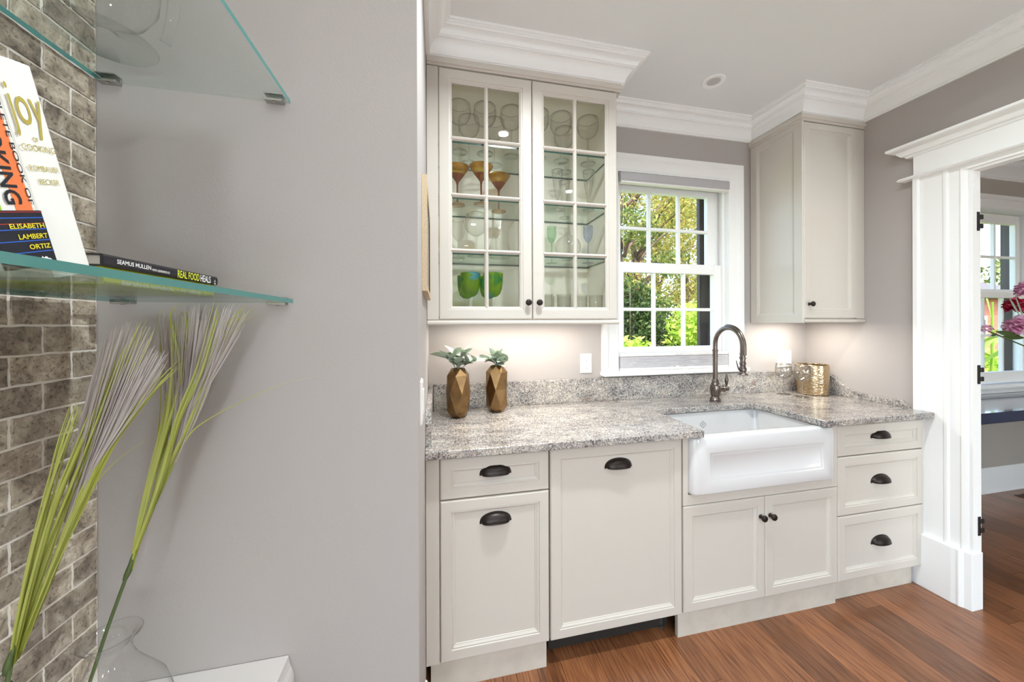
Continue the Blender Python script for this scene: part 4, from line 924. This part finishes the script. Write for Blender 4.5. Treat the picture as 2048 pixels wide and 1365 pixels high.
# ------------------------------------------------------------------ gold vases with sage sprigs
def gold_vase(label, loc, rot):
    v = thing('faceted_vase', label, 'vase', loc, 'faceted gold vases'); v.rotation_euler.z = rot
    N = 6; mb = MB(); P = lambda r, a, z: mb.p((r * math.cos(a), r * math.sin(a), z)); st_ = 2 * PI / N
    b0 = [P(.036, st_ * (k + .5), 0) for k in range(N)]; A = [P(.0555, st_ * k, .030) for k in range(N)]; Bm = [P(.0605, st_ * (k + .5), .120) for k in range(N)]
    Cc = [P(.0565, st_ * k, .208) for k in range(N)]; n0 = [P(.034, st_ * (k + .5), .2415) for k in range(N)]; n1 = [P(.029, st_ * (k + .5), .2415) for k in range(N)]; n2 = [P(.029, st_ * (k + .5), .15) for k in range(N)]
    mb.face(*b0[::-1])
    for k in range(N):
        j = (k + 1) % N; i = (k - 1) % N
        mb.face(b0[k], b0[i], A[k]); mb.face(A[k], A[j], b0[k]); mb.face(A[k], A[j], Bm[k]); mb.face(Cc[j], Cc[k], Bm[k])
        mb.face(A[k], Bm[k], Bm[i]); mb.face(Cc[k], Bm[i], Bm[k])
        mb.face(Cc[k], Cc[j], n0[k]); mb.face(Cc[k], n0[k], n0[i])
        mb.face(n0[k], n0[j], n1[j], n1[k]); mb.face(n1[k], n1[j], n2[j], n2[k])
    mb.face(*n2)
    obj('body', mb, 'gold', v, local=True, bevel=.0011); return v
v1 = (.0985, 1.742, T + .0003); v2 = (.3035, 1.808, T + .0003)
gold_vase('faceted gold vase closer to the end wall', v1, .25)
gold_vase('faceted gold vase closer to the window', v2, .78)
def leaf_mesh(L, w, bend):
    mb = MB(); n = 8; rows = []
    for i in range(n + 1):
        q = i / n; ww = w * math.sin(PI * min(1, (q * .94 + .03)) ** .9) ** .75; zz = -bend * q * q * L
        rows.append([mb.p((s_ * ww, q * L, zz + abs(s_) * ww * .28)) for s_ in (-1, -.5, 0, .5, 1)])
    for a, b in zip(rows, rows[1:]):
        for k in range(4): mb.face(a[k], a[k + 1], b[k + 1], b[k])
    me = mb.mesh('leaf'); me.materials.append(MATS['leaf_sage']); me.shade_smooth(); return me
LEAF = [leaf_mesh(.066, .0205, .25), leaf_mesh(.056, .020, .45), leaf_mesh(.050, .017, .1)]
def sprig(label, vase, tips, seed):
    rg = random.Random(seed); r = thing('sage_sprig', label, 'plant', (vase[0], vase[1], T + .2), 'sage leaf sprigs in the gold vases')
    for (tx, ty, tz), nl in tips:
        P = spline([(0, 0, -.04), (tx * .3, ty * .3, .03 + tz * .25), (tx, ty, tz)], 8)
        obj('stalk', MB().tube(P, [.0022] * len(P), 6), 'twig', r, local=True)
        for k in range(nl):
            q = P[int(len(P) * (.45 + .55 * k / nl)) if k < nl - 1 else -1]; q = P[min(len(P) - 1, int((len(P) - 1) * (.5 + .5 * (k + 1) / nl)))]
            o = bpy.data.objects.new('leaf', LEAF[rg.randrange(3)]); link(o, r, local=True, loc=q)
            az = math.atan2(-tx, ty) + (k * 2.2 + rg.uniform(-.6, .6)); el = rg.uniform(.25, 1.3)
            o.rotation_euler = Euler((el, rg.uniform(-.5, .5), az), 'XYZ'); s_ = rg.uniform(.95, 1.3); o.scale = (s_, s_, s_)
sprig('loose sage green sprig, gold vase near the end wall', v1, [((-.060, -.01, .095), 7), ((.026, -.015, .125), 7), ((.095, -.02, .088), 7), ((.005, -.03, .07), 5), ((-.02, .02, .105), 5)], 4)
sprig('compact sage sprig, gold vase near the window', v2, [((-.032, -.01, .085), 6), ((.025, -.02, .080), 6), ((.045, .0, .060), 6), ((0, -.035, .055), 5), ((-.01, .02, .09), 4)], 8)

# ------------------------------------------------------------------ ice bucket and wine glasses on the counter
ib = thing('ice_bucket', 'hammered champagne-gold ice bucket on the counter corner', 'bucket', (2.375, 1.790, T + .0003))
obj('body', MB().lathe([(.076, 0), (.081, .003), (.083, .010), (.083, .180), (.082, .189), (.080, .192), (.0775, .191), (.0765, .186)], 56, cap1=False), 'hammered', ib, smooth='auto', local=True)
obj('liner', MB().lathe([(.0765, .186), (.0755, .012), (.001, .012)], 48, cap0=False), 'gold', ib, smooth='auto', local=True)
obj('divider', MB().box(-.0745, .0745, -.0015, .0015, .013, .178), 'gold', ib, local=True)
def lathe_glass(name, label, cat, loc, parts, group, seg=32):
    r = thing(name, label, cat, loc, group)
    for nm, prof, mt in parts: obj(nm, MB().lathe(prof, seg, cap0=prof[0][0] > .012 and nm not in ('bowl', 'rim', 'foot_rim'), cap1=False), mt, r, smooth=True, local=True)
    return r
def stemware(fr, fh, sr, sh, bowl):
    """foot, stem, bowl profiles of one glass"""
    foot = [(.001, 0), (fr, .0008), (fr, .0022), (fr * .45, .004), (sr * 1.5, .008), (sr, .014)]
    stem = [(sr, .013), (sr * .9, sh * .5), (sr * 1.05, sh - .004), (sr * 1.8, sh)]
    out = [('foot', foot, 'clear'), ('stem', stem, 'clear_stem'), ('bowl', bowl, 'clear_stem')]
    if bowl:
        r_, z_ = bowl[-1]; q_ = .0009; out.append(('rim', [(r_ - q_, z_), (r_, z_ + q_), (r_ + q_, z_), (r_, z_ - q_), (r_ - q_, z_)], 'rim_glass'))
        q_ = .0007; r_ = fr; out.append(('foot_rim', [(r_ - q_, .0018), (r_, .0025), (r_ + q_, .0018), (r_, .0010), (r_ - q_, .0018)], 'rim_glass'))
    return out
def balloon(sh, R_, top, h): return [(.003, sh - .001), (R_ * .35, sh + .004), (R_ * .75, sh + h * .18), (R_ * .96, sh + h * .36), (R_, sh + h * .5), (R_ * .95, sh + h * .75), (top, sh + h), (top - .0008, sh + h)]
cg = [(a_, b_, 'wine') for a_, b_, c_ in stemware(.036, .002, .0042, .098, balloon(.098, .047, .042, .098))]
g0 = lathe_glass('wine_glass', 'clear wine glass just in front of the gold bucket', 'glass', (2.206, 1.722, T + .0003), cg, 'wine glasses on the counter')
copy_tree(g0, (2.186, 1.826, T + .0003), 'clear wine glass against the backsplash, left of gold bucket')

# ------------------------------------------------------------------ glassware in the cabinet
e = .0003; s3, s2, s1, s0 = SHZ[2] + .0042 + e, SHZ[1] + .0042 + e, SHZ[0] + .0042 + e, 1.411 + e
bw = stemware(.040, .002, .0042, .140, [(.003, .139), (.022, .143), (.042, .156), (.054, .178), (.0575, .205), (.055, .236), (.0542, .236)])
big = None
for k, (xx, yy) in enumerate(((.108, 1.735), (.235, 1.728), (.370, 1.728), (.510, 1.720), (.635, 1.724), (.788, 1.727), (.165, 1.845), (.300, 1.842), (.700, 1.848))):
    od = ('first', 'second', 'third', 'fourth', 'fifth', 'sixth')
    lb = 'clear balloon glass on top cabinet shelf, front row, %s from the end wall' % od[k] if k < 6 else 'clear balloon glass on top cabinet shelf, back row, %s from the end wall' % od[k - 6]
    if big is None: big = lathe_glass('balloon_glass', lb, 'glass', (xx, yy, s3), bw, 'balloon glasses on the top cabinet shelf')
    else: copy_tree(big, (xx, yy, s3), lb)
mg = [('foot', [(.001, 0), (.038, .001), (.038, .003), (.014, .005), (.0055, .012)], 'amber'), ('stem', [(.0055, .011), (.0042, .05), (.0046, .1), (.008, .118)], 'amber_deep'),
      ('cup_base', [(.0078, .116), (.020, .133), (.0335, .151)], 'amber_deep'), ('bowl', [(.0335, .151), (.044, .166), (.060, .190), (.0595, .190), (.043, .167)], 'amber')]
mar = lathe_glass('martini_glass', 'amber martini glass nearest the end wall', 'glass', (.098, 1.745, s2), mg, 'amber martini glasses')
for xx, yy, lb in ((.213, 1.712, 'amber martini glass between the other two, closest to the door'), (.318, 1.806, 'amber martini glass set farthest back on its shelf')): copy_tree(mar, (xx, yy, s2), lb)
fl_ = stemware(.031, .002, .004, .055, [(.003, .054), (.011, .075), (.020, .12), (.0265, .175), (.031, .205), (.0302, .205)])
flu = lathe_glass('champagne_flute', 'clear champagne flute nearest the martini glasses', 'glass', (.613, 1.718, s2), fl_, 'champagne flutes')
for xx, yy, lb in ((.774, 1.690, 'clear champagne flute on the window side of its shelf'), (.699, 1.842, 'clear champagne flute set behind the other two')): copy_tree(flu, (xx, yy, s2), lb)
def recolor(parts, mt): return [(a, b, mt) for a, b, c_ in parts]
lathe_glass('cut_goblet', 'small cut-crystal goblet on third cabinet shelf', 'glass', (.104, 1.78, s1), recolor(stemware(.034, 0, .0045, .088, balloon(.088, .034, .030, .105)), 'crystal'), None)
lathe_glass('globe_goblet', 'large round bubbled goblet on third cabinet shelf', 'glass', (.187, 1.72, s1), recolor(stemware(.045, 0, .0065, .102, balloon(.102, .056, .045, .112)), 'crystal'), None)
pc = thing('crystal_pitcher', 'slanting cut-crystal pitcher on third cabinet shelf', 'pitcher', (.306, 1.74, s1))
mb = MB(); rs = []
for k in range(11):
    q = k / 10; r_ = [.050, .053, .052, .048, .043, .040, .039, .041, .045, .050, .054][k]
    rs.append([((r_ + (.002 if i % 2 else 0)) * math.cos(2 * PI * i / 40) + .022 * q * q + (.018 * max(0, q - .75) * 4 * max(0, math.cos(2 * PI * i / 40)) ** 3), (r_ + (.002 if i % 2 else 0)) * math.sin(2 * PI * i / 40), .002 + .205 * q + .012 * max(0, q - .8) * 5 * math.cos(2 * PI * i / 40)) for i in range(40)])
mb.rings(rs, True, True, False); obj('body', mb, 'crystal', pc, smooth='auto', local=True)
hp = spline([(0, .042, .17), (0, .075, .175), (0, .085, .12), (0, .07, .06), (0, .050, .045)], 16); obj('handle', MB().tube(hp, .006, 10), 'crystal', pc, smooth=True, local=True)
cord = lambda mt: [('foot', stemware(.032, 0, .003, .115, [])[0][1], mt), ('stem', stemware(.032, 0, .003, .115, [])[1][1], mt), ('bowl', [(.003, .114), (.012, .122), (.021, .138), (.0255, .160), (.026, .205), (.0252, .205)], mt)]
lathe_glass('cordial_glass', 'slender green cordial glass in the cabinet', 'glass', (.622, 1.842, s1), cord('green_tint'), None)
lathe_glass('cordial_glass', 'slender blue cordial glass in the cabinet', 'glass', (.816, 1.790, s1), cord('blue_tint'), None)
lathe_glass('cordial_glass', 'slender clear cordial glass behind the round decanter', 'glass', (.726, 1.845, s1), cord('clear'), None)
dc = thing('round_decanter', 'round mottled crystal decanter with short neck', 'decanter', (.672, 1.725, s1))
obj('body', MB().lathe([(.02, 0), (.03, .001)] + [(.068 * math.cos(a), .066 + .066 * math.sin(a)) for a in [-1.1 + 2.45 * k / 14 for k in range(15)]] + [(.015, .133), (.014, .15)], 32, cap1=False), 'crystal', dc, smooth=True, local=True)
obj('neck', MB().lathe([(.014, .15), (.0135, .165), (.019, .172), (.018, .173)], 24, cap0=False, cap1=False), 'clear', dc, smooth=True, local=True)
gp = [('foot', [(.001, 0), (.036, .001), (.036, .003), (.012, .006), (.007, .012)], 'clear'), ('stem', [(.007, .011), (.006, .05), (.007, .078), (.016, .092), (.012, .098)], 'clear'),
      ('bowl', [(.004, .095), (.020, .099), (.034, .112), (.043, .135), (.0475, .165), (.0485, .205), (.0478, .213), (.047, .213)], 'goblet_paint')]
gb = lathe_glass('painted_goblet', 'painted lime goblet in front, nearest the end wall', 'glass', (.157, 1.700, s0), gp, 'painted goblets')
for xx, yy, rz, lb in ((.268, 1.690, 1.9, 'painted goblet in front with a broad turquoise sweep'), (.148, 1.812, .7, 'painted lime goblet behind the one nearest the end wall'), (.262, 1.815, 3.4, 'painted goblet behind the one with turquoise sweep')): copy_tree(gb, (xx, yy, s0), lb, rotz=rz)
tp = [('body', [(.001, 0), (.031, .0005), (.033, .004), (.0345, .05), (.038, .115), (.0372, .115), (.033, .05), (.030, .014), (.001, .013)], 'crystal')]
tu = lathe_glass('tumbler', 'clear tumbler on the cabinet floor, front row, nearest the goblets', 'glass', (.545, 1.715, s0), tp, 'clear tumblers in the cabinet')
for xx, yy, lb in ((.640, 1.70, 'front row, second from the goblets'), (.735, 1.71, 'front row, third from the goblets'), (.825, 1.715, 'front row, farthest from the goblets'), (.590, 1.82, 'back row, nearest the goblets'), (.690, 1.83, 'back row, middle'), (.785, 1.83, 'back row, farthest from the goblets')): copy_tree(tu, (xx, yy, s0), 'clear tumbler on the cabinet floor, ' + lb)

# ------------------------------------------------------------------ next room
nl = thing('window_ledge', 'glossy navy blue ledge under the next-room window', 'ledge', (4.3, 1.72, .73))
obj('top', MB().box(XR2 + .02, XE - .02, 1.508, YB - .019, .730, .7995), 'navy', nl, bevel=.004)
for xx in (3.0, 5.6): obj('bracket', MB().prism([(YB - .0185, .73), (1.56, .73), (1.56, .70), (YB - .05, .52), (YB - .0185, .52)], xx - .02, xx + .02, lambda a, b, d: (d, a, b)), 'white', nl)
vt = thing('floor_vent', 'brown slotted floor vent below the navy ledge', 'vent', (4.62, 1.80, 0))
obj('frame', MB().panel(-.16, .16, -.055, .055, [(0, 0), (.004, -.004), (.014, -.004)], 0, True) if False else MB(lambda a, d, b: (a, b, -d)).panel(-.16, .16, -.055, .055, [(0, -.001), (.003, -.004), (.014, -.004)], 0, True), 'vent', vt, local=True)
for k in range(9): obj('slat', MB().box(-.140 + k * .032, -.122 + k * .032, -.041, .041, .0005, .003), 'vent', vt, local=True)
st_ = thing('plant_stand', 'round wooden pedestal stand in the next room', 'table', (3.30, 1.08, 0))
obj('top', MB().lathe([(.17, .72), (.18, .73), (.18, .745), (.175, .75)], 32), 'wood_table', st_, local=True)
obj('pedestal', MB().lathe([(.03, .04), (.025, .3), (.035, .5), (.03, .72)], 20), 'wood_table', st_, local=True)
obj('base', MB().lathe([(.14, 0), (.14, .02), (.04, .045)], 28), 'wood_table', st_, local=True)
fv = thing('flower_vase', 'white vase carrying the peony bouquet', 'vase', (3.30, 1.08, .7503))
obj('body', MB().lathe([(.05, 0), (.075, .05), (.085, .14), (.07, .22), (.05, .27), (.058, .29), (.054, .29), (.045, .27), (.064, .22), (.078, .14), (.068, .05), (.001, .01)], 28), 'porcelain', fv, smooth=True, local=True)
bq = thing('peony_bouquet', 'pink and crimson peonies spreading beyond the doorway', 'flowers', (3.30, 1.08, 1.0))
def peony(name, c, R_, mat, n, seed):
    rg = random.Random(seed); mb = MB()
    for k in range(n):
        q = (k + .5) / n; ph = math.acos(1 - 1.5 * q); th = k * 2.39996; d = Vector((math.sin(ph) * math.cos(th), math.sin(ph) * math.sin(th), math.cos(ph)))
        a = d.cross(Vector((0, 0, 1)) if abs(d.z) < .9 else Vector((1, 0, 0))).normalized(); b = d.cross(a); r0 = R_ * rg.uniform(.25, .45); r1 = R_ * rg.uniform(.85, 1.05); w = R_ * rg.uniform(.22, .34)
        rows = []
        for i in range(4):
            t_ = i / 3; cc = Vector(c) + d * (r0 + (r1 - r0) * t_) + b * (R_ * .18 * t_ * t_); ww = w * (.35, .8, 1.0, .72)[i]
            rows.append([mb.p(tuple(cc + a * ww * s_ - d * abs(s_) * ww * .3 + b * (.12 * R_ * math.sin(3 * s_ + k) * t_))) for s_ in (-1, -.33, .33, 1)])
        for p, q_ in zip(rows, rows[1:]):
            for i in range(3): mb.face(p[i], p[i + 1], q_[i + 1], q_[i])
    return obj(name, mb, mat, bq, smooth=True)
bl = [('bloom', onY(2045, 655, 1.22), .066, 'petal_pink', 90, 1), ('bloom', onY(2032, 613, 1.26), .048, 'petal_red', 70, 2), ('bloom', onY(2060, 580, 1.22), .055, 'petal_pink', 70, 3), ('bud', onY(1971, 658, 1.24), .026, 'petal_pink', 26, 4), ('bloom', Vector((3.30, 1.05, 1.42)), .07, 'petal_pink', 80, 5), ('bloom', Vector((3.18, 1.0, 1.3)), .065, 'petal_red', 80, 6)]
for nm, cc, R_, mt, n_, sd in bl:
    peony(nm, cc, R_, mt, n_, sd); b0 = Vector((3.30, 1.08, 1.0)); P = spline([b0, (b0 + cc) / 2 + Vector((.03, 0, .02)), cc + Vector((.02, 0, -.012))], 10); obj('flower_stem', MB().tube(P, .0032, 6), 'stem', bq, smooth=True)
def big_leaf(a, b, w, mat, par, name='leaf_blade', droop=0):
    a, b = Vector(a), Vector(b); d = (b - a); s_ = d.cross(Vector((.2, -.9, .1))).normalized(); mb = MB(); rows = []
    for i in range(7):
        q = i / 6; c_ = a + d * q + Vector((0, 0, -droop * q * q)); ww = w * math.sin(PI * min(.98, q * .9 + .06)) ** .8
        rows.append([mb.p(tuple(c_ - s_ * ww)), mb.p(tuple(c_ + Vector((0, ww * .2, 0)))), mb.p(tuple(c_ + s_ * ww))])
    for p, q in zip(rows, rows[1:]): mb.face(p[0], p[1], q[1], q[0]); mb.face(p[1], p[2], q[2], q[1])
    return obj(name, mb, mat, par, smooth=True)
for a, b, w in (((2040, 672), (1992, 664), .014), ((2048, 676), (2003, 674), .012), ((2040, 632), (2018, 596), .016), ((2048, 640), (2030, 590), .016), ((1990, 661), (1977, 650), .007), ((1995, 668), (1982, 672), .008)):
    big_leaf(onY(*a, 1.22), onY(*b, 1.23), w, 'leaf_sage' if b[1] < 600 else 'hedge', bq)

# ------------------------------------------------------------------ garden
tag(obj('lawn', MB().box(-20, 40, YB + .2, 45, -.6, -.45), 'lawn', None), 'green lawn outside the windows', 'lawn', kind='structure')
def foliage(name, blobs, size, per, mat, parent, seed):
    rg = random.Random(seed); mb = MB()
    for (cx, cy, cz, rx, ry, rz) in blobs:
        for k in range(per):
            while True:
                d = Vector((rg.uniform(-1, 1), rg.uniform(-1, 1), rg.uniform(-1, 1)))
                if .05 < d.length < 1: break
            d = d.normalized() * (rg.random() ** .45)
            p = Vector((cx + d.x * rx, cy + d.y * ry, cz + d.z * rz)); n_ = Vector((rg.gauss(0, 1), rg.gauss(0, 1), rg.gauss(.5, 1))).normalized()
            a = n_.orthogonal().normalized(); a = Matrix.Rotation(rg.uniform(0, 6.3), 3, n_) @ a; b = n_.cross(a); s_ = size * rg.uniform(.6, 1.3)
            q = [mb.p(tuple(p - a * s_)), mb.p(tuple(p - b * s_ * .42)), mb.p(tuple(p + a * s_)), mb.p(tuple(p + b * s_ * .42))]; mb.face(*q)
    o = obj(name, mb, mat, parent); o['kind'] = 'stuff'; return o
def tree(label, x, y, h, crown_r, mat, seed, blobs=14, per=420, size=.085, low=.3):
    rg = random.Random(seed); t = thing('garden_tree', label, 'tree', (x, y, -.45), 'trees outside the windows')
    mb = MB().tube(spline([(x, y, -.45), (x + .1, y, h * .3), (x - .1, y + .1, h * .65), (x, y, h * .95)], 12), [.16, .15, .14, .13, .12, .11, .1, .08, .07, .06, .05, .04, .03][:13], 8); obj('trunk', mb, 'bark', t, smooth=True)
    bs = []
    for k in range(blobs):
        a = rg.uniform(0, 6.3); q = rg.random(); zz = h * (low + (1 - low) * q); rr_ = crown_r * (1 - .55 * abs(q - .4)) * rg.uniform(.3, .95)
        cx, cy = x + rr_ * math.cos(a), y + rr_ * math.sin(a); bs.append((cx, cy, zz, crown_r * .36, crown_r * .36, crown_r * .26))
        P = spline([(x, y, max(.2, zz - rr_ * .8)), ((x + cx) / 2, (y + cy) / 2, zz - rr_ * .3), (cx, cy, zz)], 8); obj('branch', MB().tube(P, [.05, .045, .04, .034, .028, .022, .016, .012, .01][:len(P)], 6), 'bark', t, smooth=True)
    foliage('crown', bs, size, per, mat, t, seed + 50)
tree('autumn-tinged leafy tree filling the upper sash', 5.6, 9.0, 6.6, 2.5, 'tree_a', 21, 26, 560, .056)
tree('yellowing tree with open crown beside the kitchen window view', 8.8, 11.0, 7.0, 2.6, 'tree_a', 22, 22, 520, .066)
tree('dark green tree at the near edge of the garden', 4.4, 7.6, 5.0, 1.4, 'tree_b', 23, 14, 300, .07)
tree('tall green tree at the back of the garden', 10.5, 15.0, 7.0, 3.0, 'tree_b', 24, 18, 260, .12)
tree('sparse tree with fine twigs outside the next-room window', 22.0, 10.2, 6.5, 2.4, 'tree_b', 25, 10, 120, .13, .45)
def shrub(label, x, y, h, r_, mat, seed, per=900, size=.06):
    t = thing('garden_shrub', label, 'shrub', (x, y, -.45), 'shrubs outside the windows'); rg = random.Random(seed)
    bs = [(x + rg.uniform(-.5, .5) * r_, y + rg.uniform(-.5, .5) * r_, -.45 + h * rg.uniform(.25, .8), r_ * .6, r_ * .6, h * .3) for _ in range(7)]
    for k in range(4):
        a = k * 1.6; obj('stem', MB().tube([(x, y, -.45), (x + .3 * r_ * math.cos(a), y + .3 * r_ * math.sin(a), -.45 + h * .6)], [.03, .012], 6), 'bark', t)
    foliage('foliage', bs, size, per, mat, t, seed + 9)
shrub('bright lime shrub below the lower sash', 3.7, 5.3, 1.75, .9, 'shrub', 31)
shrub('tall yellow-green shrub seen in the lower right panes', 5.0, 5.7, 2.2, .8, 'shrub', 32)
shrub('dense dark hedge behind the lime shrubs', 4.2, 7.0, 2.6, 1.1, 'hedge', 33, 800, .06)
shrub('rounded light green shrub at the window corner', 3.05, 5.0, 1.6, .75, 'shrub', 34)
shrub('wide green bush in the middle distance', 6.2, 7.4, 2.2, 1.1, 'hedge', 35, 600, .07)
shrub('pale leafy bush beside the house wall', 8.7, 4.0, 1.4, .6, 'shrub', 36, 700, .07)
shrub('low yellow-green bush outside the ledge window', 7.6, 3.6, 1.25, .6, 'shrub', 37)
for k, (x, y, h, lb) in enumerate(((6.55, 3.0, 1.95, 'tall strap-leaved plant outside the ledge window'), (7.6, 3.35, 2.1, 'tall strap-leaved plant closer to the brick house'), (7.0, 3.3, 1.5, 'shorter strap-leaved plant between the tall ones'))):
    t = thing('strap_leaf_plant', lb, 'plant', (x, y, -.45), 'strap-leaved plants'); rg = random.Random(60 + k)
    obj('stalk', MB().tube([(x, y, -.45), (x + .02, y, -.45 + h)], [.025, .012], 8), 'corn', t)
    for q in range(13):
        a = q * 2.4; z0 = -.45 + h * (.25 + .7 * q / 13); L = rg.uniform(.45, .75)
        big_leaf((x, y, z0), (x + L * math.cos(a), y + L * .6 * math.sin(a), z0 + L * .75), .045, 'corn', t, 'leaf_blade', .25)
hs = thing('brick_house', 'red brick house across the garden', 'house', (13.5, 6.6, -.45))
obj('wall', MB().box(10.8, 15.5, 5.6, 9.0, -.45, 1.9), 'brick_far', hs)
obj('roof', MB().prism([(5.4, 1.9), (9.2, 1.9), (7.3, 2.6)], 10.6, 15.7, lambda a, b, d: (d, a, b)), 'roof_far', hs)
f = obj('window', MB().box(10.77, 10.8, 6.6, 7.5, .4, 1.5), 'white', hs); obj('pane', MB().box(10.76, 10.77, 6.68, 7.42, .48, 1.42), 'slot', f)
f = obj('window', MB().box(11.6, 12.5, 5.57, 5.6, .4, 1.5), 'white', hs); obj('pane', MB().box(11.68, 12.42, 5.56, 5.57, .48, 1.42), 'slot', f)
